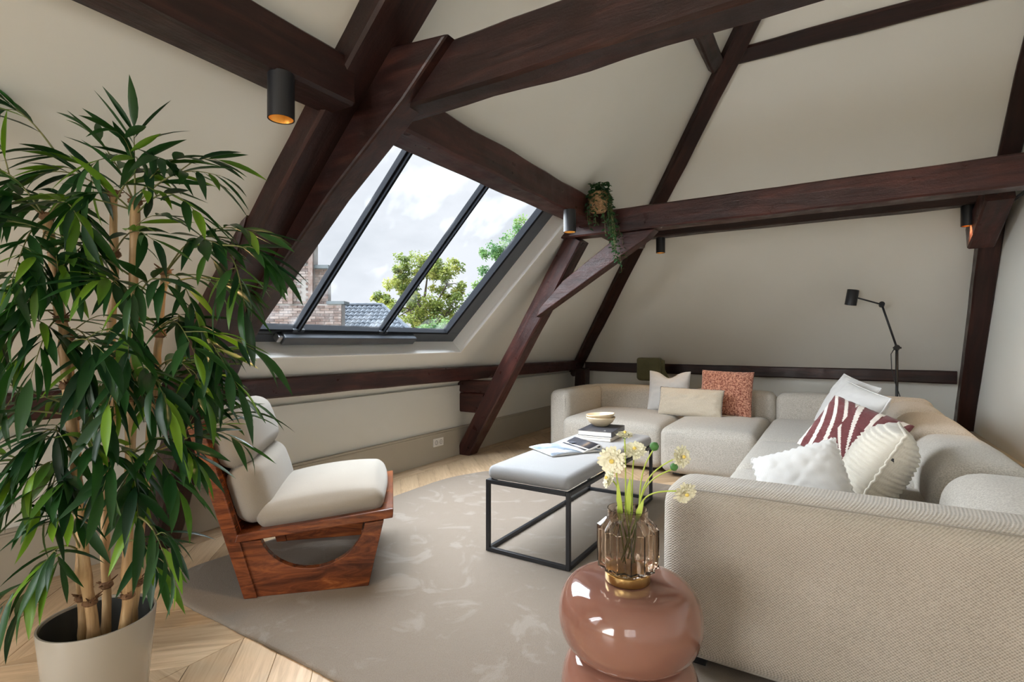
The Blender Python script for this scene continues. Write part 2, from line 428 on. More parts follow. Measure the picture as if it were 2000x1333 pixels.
st = PW * math.sqrt(2)
field = MB(); nparts = 0
for k in range(8):
    sgn = -1 if k % 2 == 0 else 1
    x = X00 + k * CW
    y = FY - .1 + (CW if sgn < 0 else 0)
    y = math.ceil((FY - .7) / st) * st + (CW if sgn < 0 else 0)
    while y < BY + .7:
        ys = sorted((y, y + sgn * CW))
        vis = k < 4 and ys[0] > .25 and ys[1] + st < BY - .05 and nparts < 290
        if vis:
            me, ang = pm[sgn]; o = bpy.data.objects.new('plank', me); C.objects.link(o)
            o.location = (x, y, 0); o.rotation_euler = (0, 0, ang); adopt(o, floor); nparts += 1
        elif ys[1] + st > FY and ys[0] < BY and x < RX:
            xr = min(x + CW - .002, RX); dx = xr - x
            a = [(x, y + .002), (xr, y + .002 + sgn * dx), (xr, y + st - .002 + sgn * dx), (x, y + st - .002)]
            a = [(p, max(FY, min(BY, q_))) for p, q_ in a]
            field.prism(a, -.012, 0, 'z')
        y += st
tag(field.build('plank_field', oak, floor), kind='stuff')
y = -1.2; i = 0
while y < BY - .1:
    y2 = min(y + 1.22, BY - .01)
    o = MB().box(0, y2 - y - .003, 0, X00 - WX - .004, -.012, 0).build('border_board', oak)
    o.location = (X00 - .002 - (X00 - WX - .004) / 2, (y + y2) / 2, -.012); o.rotation_euler = (0, 0, R(90))
    adopt(o, floor); y = y2; i += 1
# walls
struct(MB().box(WX - .15, WX, FY, BY, -.02, Z0).build('wall_left', plaster))
struct(MB().box(WX, RX, BY, BY + .15, -.02, .80).build('wall_back', plaster))
b = MB().box(RX, RX + .15, -1.7, BY, -.02, TOP).box(RX, RX + .15, FY, -3.5, -.02, TOP).box(RX, RX + .15, -3.5, -1.7, -.02, .75).box(RX, RX + .15, -3.5, -1.7, 2.25, TOP)
struct(b.build('wall_right', plaster))
# rear wall with an opening for the unseen window added for daylight
b = MB(); wz0, wz1, wx0, wx1 = .4, 2.6, -3.3, -.9
b.box(WX, wx0, FY - .15, FY, -.02, TOP).box(wx1, RX, FY - .15, FY, -.02, TOP).box(wx0, wx1, FY - .15, FY, -.02, wz0).box(wx0, wx1, FY - .15, FY, wz1, TOP)
struct(b.build('wall_rear', plaster))
b = MB().box(lx(TOP) - .2, RX, FY, BY - 3, TOP, TOP + .1)
struct(b.build('ceiling', plaster))
# left roof slope with two skylight openings, the second added for light; every cell is a slab of the reveal's depth
SKY_Y, SKY_Z = (1.52, 4.05), (1.086, 2.35)
SK2_Y = (-1.7, -.7); DEP = .15
nl = Vector((-1, 0, 1)).normalized(); nb = Vector((0, 1.0, 1.09)).normalized()
def slab(b, quad, nrm, dep):
    n = len(quad); q0 = [Vector(p) for p in quad]; q1 = [p + nrm * dep for p in q0]
    b.add(q0 + q1, [tuple(range(n)), tuple(range(n, 2 * n))[::-1]] + [(i, n + i, n + (i + 1) % n, (i + 1) % n) for i in range(n)])
b = MB()
ysegs = [FY, SK2_Y[0], SK2_Y[1], SKY_Y[0], SKY_Y[1], None]; zsegs = [Z0 - .06, SKY_Z[0], SKY_Z[1], TOP + .05]
for i in range(5):
    for j in range(3):
        if j == 1 and i in (1, 3): continue
        a, z1, z2 = ysegs[i], zsegs[j], zsegs[j + 1]
        if ysegs[i + 1] is None: e1, e2 = by(z1), by(z2)
        else: e1 = e2 = ysegs[i + 1]
        e2 = max(e2, a + .001)
        slab(b, [(lx(z1), a, z1), (lx(z1), e1, z1), (lx(z2), e2, z2), (lx(z2), a, z2)], nl, DEP)
struct(b.build('ceiling_left', plaster))
b = MB(); slab(b, [(lx(.68), by(.68), .68), (RX, by(.68), .68), (RX, by(TOP + .05), TOP + .05), (lx(TOP + .05), by(TOP + .05), TOP + .05)], nb, .12)
struct(b.build('ceiling_back', plaster))
# white painted lining of the skylight reveal
def rv(y, z, off): return Vector((lx(z), y, z)) + nl * off
def lining(Y, Z, name):
    b = MB(); t = .012
    for (ya, za, yb, zb, dy, dz) in ((Y[0], Z[0], Y[1], Z[0], 0, 1), (Y[0], Z[1], Y[1], Z[1], 0, -1), (Y[0], Z[0], Y[0], Z[1], 1, 0), (Y[1], Z[0], Y[1], Z[1], -1, 0)):
        s2 = .7071
        ps = [rv(ya, za, -.002), rv(yb, zb, -.002), rv(yb, zb, DEP + .04), rv(ya, za, DEP + .04)]
        sh = Vector((dz * t * s2, dy * t, dz * t * s2))
        b.add(ps + [p + sh for p in ps], [(0, 1, 2, 3), (7, 6, 5, 4), (0, 4, 5, 1), (1, 5, 6, 2), (2, 6, 7, 3), (3, 7, 4, 0)])
    return b.build(name, plaster_white)
lin = lining(SKY_Y, SKY_Z, 'reveal')
# skylight
glassm = bpy.data.materials.new('window_glass'); glassm.use_nodes = True; q = glassm.node_tree; q.nodes.clear()
def gn(t): return q.nodes.new(t)
go = gn('ShaderNodeOutputMaterial'); gt = gn('ShaderNodeBsdfTransparent'); gt.inputs[0].default_value = (.97, .98, .985, 1)
gg = gn('ShaderNodeBsdfGlossy'); gg.inputs['Roughness'].default_value = .02; gf = gn('ShaderNodeLayerWeight'); gf.inputs[0].default_value = .06
m1 = gn('ShaderNodeMixShader'); q.links.new(gf.outputs['Fresnel'], m1.inputs[0]); q.links.new(gt.outputs[0], m1.inputs[1]); q.links.new(gg.outputs[0], m1.inputs[2])
gd = gn('ShaderNodeBsdfTranslucent'); gd.inputs[0].default_value = (.9, .92, .95, 1); gc = gn('ShaderNodeTexCoord'); gz = gn('ShaderNodeTexNoise'); gz.inputs['Scale'].default_value = 2.6; gz.inputs['Detail'].default_value = 8
gr = gn('ShaderNodeValToRGB'); gr.color_ramp.elements[0].position = .5; gr.color_ramp.elements[0].color = (0, 0, 0, 1); gr.color_ramp.elements[1].position = .72; gr.color_ramp.elements[1].color = (.035, .035, .035, 1)
m2 = gn('ShaderNodeMixShader'); q.links.new(gc.outputs['Object'], gz.inputs['Vector']); q.links.new(gz.outputs['Fac'], gr.inputs[0]); q.links.new(gr.outputs[0], m2.inputs[0])
q.links.new(m1.outputs[0], m2.inputs[1]); q.links.new(gd.outputs[0], m2.inputs[2]); q.links.new(m2.outputs[0], go.inputs[0])
def skylight(name, Y, Z, mull, fw=.13):
    """all parts are laid out on the roof plane: local x = along Y, local y = up the slope"""
    root = empty(name, rv(Y[0], Z[0], DEP)); struct(root)
    M = frame_M(rv(Y[0], Z[0], DEP - .01), (0, 1, 0), (1, 0, 1))
    Wd = Y[1] - Y[0]; Hh = (Z[1] - Z[0]) * math.sqrt(2)
    def part(nm, b, m): return bevel(b.build(nm, m, root, M=M), .003)
    a = .012
    for x0, x1, y0, y1 in ((a, Wd - a, a, fw), (a, Wd - a, Hh - fw, Hh - a), (a, a + .08, fw, Hh - fw), (Wd - .215, Wd - a, fw, Hh - fw)):
        part('frame_bar', MB().box(x0, x1, y0, y1, -.05, .0).box(x0 + .03, x1 - .03, y0 + .02, y1 - .02, -.01, .022) if False else MB().box(x0, x1, y0, y1, -.05, .0), frame_grey)
    # inner sash, proud of the frame by a step
    i0, i1 = .08, Wd - .215
    for x0, x1, y0, y1 in ((i0, i1, fw, fw + .02), (i0, i1, Hh - fw - .02, Hh - fw), (i0, i0 + .03, fw, Hh - fw), (i1 - .03, i1, fw, Hh - fw)):
        part('sash_bar', MB().box(x0, x1, y0, y1, -.035, .024), mull_m)
    xs = [i0 + .02] + [m_ - Y[0] for m_ in mull] + [i1 - .02]
    for m_ in mull:
        x = m_ - Y[0]
        part('mullion', MB().box(x - .021, x + .021, fw, Hh - fw, -.03, .012), mull_m)
        part('mullion_rib', MB().box(x - .009, x + .009, fw + .01, Hh - fw, .010, .034), mull_m)
        part('bracket', MB().box(x - .045, x + .045, fw - .005, fw + .022, .012, .026), frame_grey)
    for k in range(len(xs) - 1):
        b = MB().box(xs[k], xs[k + 1], fw, Hh - fw, -.022, -.016)
        b.build('pane', glassm, root, M=M)
    return root, M, Hh
# normal of this frame: x cross y = (0,1,0)x(.7,0,.7) = (.7,0,-.7): it points into the room
win, WMx, WH = skylight('window_1', SKY_Y, SKY_Z, (2.235, 3.01))
adopt(lin, win)
x = lambda yy: yy - SKY_Y[0]
bevel(MB().box(x(2.12), x(3.38), .055, .125, .012, .075).build('opener_housing', frame_grey, win, M=WMx), .006)
bevel(MB().box(x(2.085), x(2.12), .065, .115, .01, .06).build('motor_head', steel, win, M=WMx), .006)
b = MB(); b.tube([(x(3.38), .07, .05), (x(3.41), .06, .05), (x(3.415), .035, .035), (x(3.39), .02, .01)], .0035, 6); b.build('cable', black_metal, win, True, M=WMx)
b = MB(); b.tube([(x(1.75), .12, .03), (x(2.06), .115, .035)], .004, 6); b.build('pull_rod', black_metal, win, True, M=WMx)
win2, _, _ = skylight('window_2_added', SK2_Y, SKY_Z, (-1.2,))  # unseen second skylight, added as a daylight source
adopt(lining(SK2_Y, SKY_Z, 'reveal'), win2)
w3 = empty('window_3_added', (-2.1, FY - .06, wz0)); struct(w3)  # unseen rear window, added to let fill light in
for x0, x1, z0, z1 in ((wx0, wx1, wz0, wz0 + .07), (wx0, wx1, wz1 - .07, wz1), (wx0, wx0 + .07, wz0, wz1), (wx1 - .07, wx1, wz0, wz1), (-2.53, -2.47, wz0, wz1), (-1.73, -1.67, wz0, wz1)):
    MB().box(x0, x1, FY - .1, FY - .04, z0, z1).build('frame_bar', frame_grey, w3)
for x0, x1 in ((wx0 + .07, -2.53), (-2.47, -1.73), (-1.67, wx1 - .07)):
    MB().box(x0, x1, FY - .074, FY - .068, wz0 + .07, wz1 - .07).build('pane', glassm, w3)
w4 = empty('window_4', (RX + .06, -2.6, .75)); struct(w4)
for y0, y1, z0, z1 in ((-3.5, -1.7, .75, .82), (-3.5, -1.7, 2.18, 2.25), (-3.5, -3.43, .82, 2.18), (-1.77, -1.7, .82, 2.18), (-2.63, -2.57, .82, 2.18)):
    MB().box(RX + .05, RX + .11, y0, y1, z0, z1).build('frame_bar', frame_grey, w4)
for y0, y1 in ((-3.43, -2.63), (-2.57, -1.77)):
    MB().box(RX + .076, RX + .082, y0, y1, .82, 2.18).build('pane', glassm, w4)
# skirtings with a bead on top
SK = .285
def skirting(name, b): return struct(bevel(b.build(name, skirt_paint), .003))
skirting('baseboard_left', MB().box(WX, WX + .018, FY, BY, 0, SK).box(WX, WX + .030, FY, BY, SK - .004, SK + .012).box(WX, WX + .024, FY, BY, SK - .022, SK - .008))
skirting('baseboard_back', MB().box(WX + .03, RX - .03, BY - .018, BY, 0, SK).box(WX + .03, RX - .03, BY - .03, BY, SK - .004, SK + .012).box(WX + .03, RX - .03, BY - .024, BY, SK - .022, SK - .008))
skirting('baseboard_right', MB().box(RX - .018, RX, FY, BY, 0, SK).box(RX - .030, RX, FY, BY, SK - .004, SK + .012).box(RX - .024, RX, FY, BY, SK - .022, SK - .008))

# ------------------------------------------------------------------ timber frame
beam('wall_plate', 'long dark plate beam low along the left wall under the skylight', (-3.25, -1.5, .915), (-3.25, 7.1, .848), .17, .135, m=timber_r)
beam('wall_plate', 'dark plate beam low along the back wall behind the sofa', (-3.14, 7.22, .828), (1.1, 7.22, .815), .15, .135)
# truss nearest the camera
beam('tie_beam', 'massive dark tie beam crossing the top of the picture', (-2.42, 1.715, 2.30), (RX - .002, 1.715, 2.30), .135, .22, m=timber_m, jit=.006)
PA = MB().prism([(-1.285, 2.405), (-1.635, 2.445), (-2.04, 2.15), (-2.37, 1.90), (-3.06, 1.30), (-3.07, .78), (-2.85, 1.09), (-2.68, 1.28), (-1.98, 1.87), (-1.52, 2.20)][::-1], 1.60, 1.725, 'y').build('diagonal_brace', timber_m)
bevel(PA, .012, 2); tag(PA, 'broad dark diagonal brace crossing in front of the left side of the skylight', 'beam')
beam('principal_post', 'dark leaning post rising behind the lounge chair and bamboo', (-3.385, 1.51, .012), (-2.30, 1.51, 2.16), .15, .2, up=(-1, 0, .4))
beam('rafter', 'dark rafter on the left roof slope above the bamboo plant', rv(1.57, .80, -.05), rv(1.57, 3.9, -.05), .23, .12, up=(1, 0, -1))
beam('purlin', 'heavy dark purlin at the top left above the bamboo, ending at the truss', (-1.79, FY + .01, 2.28), (-1.79, 1.50, 2.28), .185, .2, m=timber_m, jit=.006)
beam('purlin', 'dark purlin along the upper edge of the skylight', (-1.79, 1.80, 2.28), (-1.79, 5.42, 2.28), .185, .2, m=timber_r, jit=.006)
# second truss
beam('tie_beam', 'dark tie beam spanning to the right wall above the sofa', (-2.08, 4.235, 2.205), (RX - .002, 4.235, 2.205), .17, .19, m=timber_r)
beam('principal_post', 'red-brown leaning post standing on the floor right of the skylight', (-3.425, 4.50, -.11), (-1.955, 4.285, 2.12), .17, .165, up=(-1, 0, .6), m=timber_r, jit=.005)
PB = MB().prism([(-2.30, 1.50), (-2.06, 1.735), (-1.51, 2.105), (-1.235, 2.108), (-1.30, 2.045), (-2.33, 1.415)][::-1], 4.19, 4.32, 'y').build('diagonal_brace', timber_r)
bevel(PB, .008, 2); tag(PB, 'red-brown diagonal brace from the leaning post up to the tie beam', 'beam')
o = beam('stub_beam', 'two short dark timber blocks between knee wall and leaning post', (-3.42, 4.53, .72), (-2.98, 4.53, .72), .19, .14, m=timber_r, jit=.01)
beam('lower_block', None, (-3.42, 4.53, .55), (-3.09, 4.53, .55), .19, .20, m=timber_r, parent=o, jit=.008)
# hip, back slope
def hp(z, off=-.05): return Vector((lx(z), by(z), z)) + Vector((.5, -.5, -.45)).normalized() * .055
beam('hip_rafter', 'long dark hip rafter climbing the corner between the two roof slopes', hp(.74), hp(3.85), .145, .12, up=(.6, -.6, -.6))
beam('corner_post', 'short dark post in the far corner under the hip rafter', (-3.17, 7.06, .002), (-3.13, 7.02, .80), .18, .16, up=(1, 0, 0))
beam('purlin', 'dark purlin along the back slope just behind the tie beam', (-1.72, 5.56, 2.375), (RX - .002, 5.56, 2.375), .14, .15)
beam('upper_purlin', 'slim dark purlin high on the back slope at the top right', (-.74, 4.40, 3.44), (RX - .002, 4.40, 3.44), .12, .10, up=(0, -1, -1))
beam('upper_purlin', 'short dark beam high on the left slope running into the hip rafter', (-.80, 1.0, 3.36), (-.80, 4.30, 3.36), .12, .10, up=(1, 0, -1))
beam('rafter', 'dark rafter at the right edge rising from the floor in the corner', (1.12, 7.13, .002), (1.10, 5.72, 2.22), .15, .15, up=(0, -1, -.6))
beam('rafter', 'dark rafter at the top right corner above the tie beam', (1.11, 5.62, 2.32), (1.11, 3.98, 3.85), .13, .12, up=(0, -1, -1))
hb = beam('head_block', 'weathered timber block on top of the right-hand rafter below the purlin', (1.03, 5.74, 2.06), (1.03, 5.14, 2.32), .17, .20, up=(0, 0, 1), m=timber_r)
b = MB(); b.tube([(1.0, 5.05, 2.33), (1.02, 5.2, 2.24), (1.04, 5.35, 2.18), (1.1, 5.2, 2.22), (1.16, 5.0, 2.27)], .012, 8); b.build('cable', black_metal, hb, True)

# ------------------------------------------------------------------ downlights
glow = bpy.data.materials.new('warm_lamp_glow'); glow.use_nodes = True
bb = glow.node_tree.nodes['Principled BSDF']; bb.inputs['Base Color'].default_value = (1, .6, .2, 1); bb.inputs['Emission Color'].default_value = (1, .42, .07, 1); bb.inputs['Emission Strength'].default_value = 2.2
def downlight(x, y, ztop, label, r=.047, h=.165, power=26):
    root = empty('ceiling_spotlight', (x, y, ztop)); tag(root, label, 'lamp')
    MB().lathe([(r, 0), (r, -h), (r - .004, -h), (r - .004, -h + .05), (0.001, -h + .055), (0.001, 0)][::-1], (x, y, ztop), 36).build('housing', black_metal, root, False)
    autosmooth(root.children[0], 40)
    MB().lathe([(r - .0045, -h + .002), (r * .55, -h + .045), (.001, -h + .047)], (x, y, ztop), 36).build('reflector', gold_in, root, True)
    MB().lathe([(.001, -h + .040), (r * .62, -h + .038), (r * .62, -h + .043), (.001, -h + .043)], (x, y, ztop), 28).build('bulb', glow, root, True)
    light('spot_beam', 'SPOT', (x, y, ztop - h + .03), (x, y, 0), power, (1, .62, .28), spot_size=R(75), spot_blend=.6, shadow_soft_size=.02)
downlight(-1.735, 1.19, 2.182, 'large black cylindrical spotlight with orange glow hanging above the bamboo plant')
downlight(-1.69, 3.56, 2.182, 'black cylindrical spotlight beside the trailing plant at the skylight corner')
downlight(-1.575, 5.56, 2.302, 'small black cylindrical spotlight below the back purlin near the diagonal brace')
downlight(.925, 5.57, 2.302, 'black cylindrical spotlight below the back purlin at the right corner', power=34)
downlight(1.08, 4.235, 2.112, 'added unseen black cylindrical spotlight under the tie beam close to the right wall', power=30)  # lamp added out of view for warm light on the right wall

# ------------------------------------------------------------------ sockets
def socket(cx, cy, cz, n, label, nrm=1, yaw=0):
    root = empty('wall_socket', (cx, cy, cz)); tag(root, label, 'socket')
    w = .071 * n + .01
    bevel(MB().box(0, .012, -w / 2, w / 2, -.041, .041, Matrix.Translation((cx, cy, cz)) @ Matrix.Scale(nrm, 4, (1, 0, 0))).build('plate', white_plastic, root), .003)
    for k in range(n):
        yy = cy + (k - (n - 1) / 2) * .071
        Mx = Matrix.Translation((cx + nrm * .0125, yy, cz)) @ Matrix.Rotation(R(90) * nrm, 4, 'Y')
        MB().lathe([(.0215, 0), (.0215, .001), (.019, .001), (.019, .0005), (.001, .0005)], n=28).build('outlet_ring', dark_hole if False else frame_grey, root, True, M=Mx)
        MB().lathe([(.001, .0008), (.0185, .0008), (.0185, .0018), (.001, .0018)], n=28).build('outlet_well', white_plastic, root, True, M=Mx)
        for s in (-1, 1):
            MB().lathe([(.001, .0018), (.0028, .0018), (.0028, .0024), (.001, .0024)], n=10).build('pin_hole', dark_hole, root, True, M=Mx @ Matrix.Translation((0, s * .008, 0)))
socket(WX + .018, 4.05, .19, 2, 'white double wall socket on the skirting left of the leaning post')
socket(WX + .018, 4.83, .185, 1, 'white single wall socket on the skirting right of the leaning post')
socket(RX - .018, 6.72, .195, 1, 'white socket on the skirting of the right-hand wall', -1)

# ------------------------------------------------------------------ rug
def rug():
    x0, x1, y0, y1 = -2.87, .35, 1.25, 4.35
    pts = []
    def corner(cx, cy, rx, ry, a0, a1, n=16):
        for i in range(n + 1):
            a = R(a0 + (a1 - a0) * i / n); pts.append((cx + rx * math.cos(a), cy + ry * math.sin(a)))
    corner(x0 + .42, y0 + .22 , .42, .24, 180, 270)
    corner(x1 - .3, y0 + .3, .3, .3, 270, 360)
    corner(x1 - .3, y1 - .3, .3, .3, 0, 90)
    corner(x0 + .9, y1 - 1.0, .9, 1.0, 90, 180)
    dense = []
    for i in range(len(pts)):
        a, b_ = Vector(pts[i]), Vector(pts[(i + 1) % len(pts)]); k = max(1, int((b_ - a).length / .03))
        dense += [a.lerp(b_, t / k) for t in range(k)]
    n = len(dense); cen = Vector((-1.3, 2.8)); vs = []; fs = []
    rings = [(0, .001), (0, .010), (.008, .014)] + [(d, .0145) for d in (.03, .08, .16, .3, .5, .7, .9)]
    for ri, (d, z) in enumerate(rings):
        for i, p in enumerate(dense):
            L = (p - cen); q_ = p + (noise.noise(Vector((p.x * 30, p.y * 30, ri))) * .004 + noise.noise(Vector((p.x * 7, p.y * 7, 3))) * .007) * L.normalized()
            q_ = q_ - L.normalized() * d if d < .1 else cen + (q_ - cen) * (1 - d)
            vs.append((q_.x, q_.y, z + (noise.noise(Vector((q_.x * 9, q_.y * 9, 0))) * .0012 if z > .012 else 0)))
    for ri in range(len(rings) - 1):
        for i in range(n): fs.append((ri * n + i, ri * n + (i + 1) % n, (ri + 1) * n + (i + 1) % n, (ri + 1) * n + i))
    fs.append(tuple((len(rings) - 1) * n + i for i in range(n)))
    fs.append(tuple(range(n))[::-1])
    o = obj('rug', vs, fs, rug_m, None, True); tag(o, 'large taupe wool rug with rounded corners and pale marks under bench and chair', 'rug')
rug()

# ------------------------------------------------------------------ sofa
sofa = empty('sectional_sofa', (-.6, 4.0, .015)); tag(sofa, 'large oatmeal fabric corner sofa made of low upholstered blocks', 'sofa')
ZB = .045; ZS = .435; ZT = .675
def seat(x0, x1, y0, y1, s): 
    o = soft('seat', x0, x1, y0, y1, ZB, ZS, .07, sofa_m, sofa, puff=(.006, .012, .036), seed=s)
    return o
seat(-2.325, -1.328, 4.70, 5.78, 1)
seat(-1.322, -.535, 4.62, 5.78, 2)
seat(-.530, .45, 4.46, 5.78, 3)
seat(-.530, .45, 3.44, 4.45, 4)
seat(-.530, .45, 2.17, 3.43, 5)
def back(x0, x1, y0, y1, s, zt=ZT): return soft('backrest', x0, x1, y0, y1, ZB, zt, .075, sofa_m, sofa, puff=(.01, .01, .018), seed=s)
back(-2.545, -1.33, 5.77, 6.05, 6); back(-1.325, -.50, 5.77, 6.05, 7); back(-.495, .74, 5.77, 6.05, 8)
for i, (a, e) in enumerate(((5.0, 5.80), (3.93, 4.995), (2.88, 3.925), (1.945, 2.875))):
    soft('backrest', .37, .755, a, e, ZB, .655, .125, sofa_m, sofa, puff=(.012, .012, .03), seed=9 + i)
soft('armrest', -2.55, -2.325, 4.86, 5.80, ZB, ZT + .01, .07, sofa_m, sofa, puff=(.006, .008, .006), seed=15)
soft('armrest', -.548, .745, 1.92, 2.185, ZB, ZT + .005, .085, sofa_w, sofa, n=30, puff=(.004, .006, .008), seed=16)
def seam(pts, r=.0028): MB().tube(pts, r, 6).build('seam', linen, sofa, True)
seam([(-.47, 1.945, .665), (-.2, 1.942, .667), (.2, 1.942, .667), (.66, 1.945, .665)])
seam([(-2.36, 4.88, .10), (-2.36, 4.865, .60), (-2.36, 4.90, .668), (-2.36, 5.7, .679)])
for x_, y_ in ((-2.2, 4.82), (-1.45, 4.82), (-1.2, 4.75), (-.62, 4.75), (-2.48, 5.95), (-.43, 2.02), (.65, 2.02), (.65, 3.42), (.65, 5.95), (-.44, 3.5), (-.44, 4.4), (-1.3, 5.95)):
    MB().box(x_ - .03, x_ + .03, y_ - .03, y_ + .03, .013, ZB + .012).build('foot', black_metal, sofa)

# cushions
def cush_M(c, n, up, roll=0):
    """c centre, n facing direction, up = approximate up of the cushion"""
    n = Vector(n).normalized(); u = Vector(up); u = (u - n * u.dot(n)).normalized(); x_ = u.cross(n)
    return Matrix.Translation(Vector(c)) @ Matrix((x_, u, n)).transposed().to_4x4() @ Matrix.Rotation(roll, 4, 'Z')
pillow('cushion', 'white cushion with peaked corners against the back of the far left seat', cush_M((-1.51, 5.64, .665), (.05, -1, .28), (0, 0, 1)), .43, .43, .13, white_cl, 'scatter cushions on the sofa', pinch=.05, chop=.16, pipe=white_cl, piper=.003, seed=3)
pillow('cushion', 'terracotta boucle square cushion against the sofa back', cush_M((-.93, 5.61, .672), (-.05, -1, .25), (0, 0, 1), R(-1)), .50, .46, .14, terra, 'scatter cushions on the sofa', pinch=.03, seed=5)
pillow('cushion', 'beige linen lumbar cushion with dark piping in front of the terracotta one', cush_M((-1.225, 5.36, .585), (0, -1, .38), (0, 0, 1), R(-1)), .62, .29, .13, beige_cl, 'scatter cushions on the sofa', pinch=.03, wr=.008, ruffle=.003, pipe=piping_m, piper=.0035, seed=6)
pillow('cushion', 'white cushion with pale piping lying on the corner cushions, in front', cush_M((.10, 4.25, .685), (-.67, -.42, .37), (.44, .07, .89)), .48, .42, .18, white_cl, 'scatter cushions on the sofa', pinch=.04, pipe=white_cl, piper=.006, seed=8)
pillow('cushion', 'pale grey-white cushion half hidden behind the white one', cush_M((.07, 4.56, .725), (-.67, -.40, .40), (.44, .07, .89)), .48, .42, .15, white_cl, 'scatter cushions on the sofa', pinch=.05, pipe=white_cl, piper=.004, seed=9)
def stripes(u, v):
    f1 = math.sin(11 * (v * .9 + u * .25 + .5 * math.sin(u * 1.5)) + 3.0 * u)
    a = math.atan2(v + 1.45, u - .25 + .15 * v); f = math.sin(a * 30 + .8 * v)
    if u < -.28: a2 = u * 5.2 + v * 1.5 + .8 * v * v; return 1.0 if math.sin(a2 * 4.2) > .5 else 0.0
    return 1.0 if f > .62 else 0.0
burg = mat('burgundy_with_white_lines', (.12, .02, .025), .9, sheen=.2); q = NT(burg); at = q.n('ShaderNodeAttribute'); at.attribute_name = 'pattern'
nn = q.noise(q.coord((1, 3, 1)), 90, 4, .7)
q.l(q.mix(q.ramp(at.outputs['Fac'], [(.45, (0, 0, 0)), (.55, (1, 1, 1))]), q.mix(nn, (.075, .012, .018), (.23, .07, .07)), (.78, .72, .66)), q.b.inputs['Base Color']); q.bump(nn, .5, .003)
pillow('cushion', 'burgundy cushion with white curved lines between the white cushions', cush_M((.095, 3.80, .625), (-.14, -.76, .62), (.44, .44, .63)), .46, .42, .14, burg, 'scatter cushions on the sofa', n=110, pinch=.03, color=stripes, seed=11)
pr_ = pillow('cushion', 'large cream ribbed knit cushion standing at the near end of the sofa', cush_M((.175, 3.06, .60), (-.88, .04, .47), (.49, .0, .88)), .47, .42, .24, ivory_cl, 'scatter cushions on the sofa', n=90, pinch=.02, rib=(.012, 56), pipe=ivory_cl, piper=.007, ruffle=.003, seed=13)
tg = MB().box(-.012, .012, -.002, .002, -.012, .012).build('care_tag', black_metal); tg.location = pr_.matrix_world.translation + Vector((.035, -.228, .06)); adopt(tg, pr_)
pillow('cushion', 'small white cushion with ruffled edge just behind the near armrest', cush_M((-.12, 2.63, .56), (-.25, -.80, .50), (-.33, .34, .87)), .37, .36, .15, white_cl, 'scatter cushions on the sofa', n=60, pinch=.03, wr=.005, ruffle=.005, pipe=white_cl, piper=.004, seed=17)

# ------------------------------------------------------------------ bench
bn = empty('upholstered_bench', (-1.41, 3.15, .0155)); tag(bn, 'long pale grey upholstered bench on a thin black metal frame', 'bench')
bx0, bx1, by0, by1, bz = -1.675, -1.155, 2.43, 3.87, .42; t = .022; z0 = .0165
for x_ in (bx0, bx1 - t):
    for y_ in (by0, by1 - t):
        bevel(MB().box(x_, x_ + t, y_, y_ + t, z0, bz).build('leg', black_metal, bn), .002)
for zz in (z0, bz - t):
    for x_ in (bx0, bx1 - t): bevel(MB().box(x_, x_ + t, by0 + t, by1 - t, zz, zz + t).build('rail', black_metal, bn), .002)
    for y_ in (by0, by1 - t): bevel(MB().box(bx0 + t, bx1 - t, y_, y_ + t, zz, zz + t).build('rail', black_metal, bn), .002)
soft('seat_pad', bx0 + .003, bx1 - .003, by0 + .003, by1 - .003, bz, bz + .078, .036, bench_m, bn, n=18, puff=(.0, .0, .012), wob=.003)
TZ = bz + .089

# books, bowls, magazine
def book(name, label, c, w, d, h, rz, cover, zb):
    M = Matrix.Translation((c[0], c[1], zb)) @ Matrix.Rotation(rz, 4, 'Z')
    root = empty(name, (c[0], c[1], zb), rz); tag(root, label, 'book')
    MB().box(-w / 2 + .004, w / 2 - .005, -d / 2 + .004, d / 2 - .004, .003, h - .003).build('pages', paper, root, M=M)
    b = MB().box(-w / 2, w / 2, -d / 2, d / 2, 0, .003).box(-w / 2, w / 2, -d / 2, d / 2, h - .003, h).box(w / 2 - .004, w / 2, -d / 2, d / 2, .003, h - .003)
    bevel(b.build('cover', cover, root, M=M), .001); return root, M
book('book', 'cream hardcover book at the bottom of the stack on the bench', (-1.435, 3.56), .255, .36, .024, R(2), cover_cream, TZ + .001)
bk, bM = book('book', 'charcoal hardcover book under the two bowls', (-1.44, 3.575), .245, .35, .036, R(5), cover_dark, TZ + .026)
def letter_A(size, M, m, parent):
    t = size * .16; h = size; b = MB()
    b.prism([(-.38 * h, 0), (-.38 * h + t, 0), (t * .5, h), (-t * .5, h)], 0, .0003, 'z').prism([(.38 * h - t, 0), (.38 * h, 0), (t * .5, h), (-t * .5, h)], 0, .0003, 'z').box(-.2 * h, .2 * h, .28 * h, .40 * h, 0, .0003)
    return b.build('lettering', m, parent, M=M)
let_m = mat('pale_print', (.6, .6, .62), .5)
letter_A(.014, bM @ Matrix.Translation((.1235, -.10, .012)) @ Matrix.Rotation(R(90), 4, 'Z') @ Matrix.Rotation(R(90), 4, 'X'), let_m, bk)
letter_A(.022, bM @ Matrix.Translation((.06, -.14, .0362)), let_m, bk)
def bowl(label, c, r, h, tilt=0, m1=bowl_m):
    prof = [(.001, 0), (r * .42, 0), (r * .5, .004), (r * .80, h * .42), (r * .97, h * .85), (r, h), (r * .965, h), (r * .93, h * .86), (r * .76, h * .46), (r * .45, h * .16), (.001, h * .12)]
    M = Matrix.Translation(c) @ Matrix.Rotation(tilt, 4, 'Y')
    o = MB().lathe(prof, n=48).build('bowl', bowl_m, None, True, M=M); tag(o, label, 'bowl'); return o
b1 = bowl('sand coloured ceramic bowl, lower of the two stacked bowls', (-1.475, 3.64, TZ + .0625), .108, .068, m1=bowl_out)
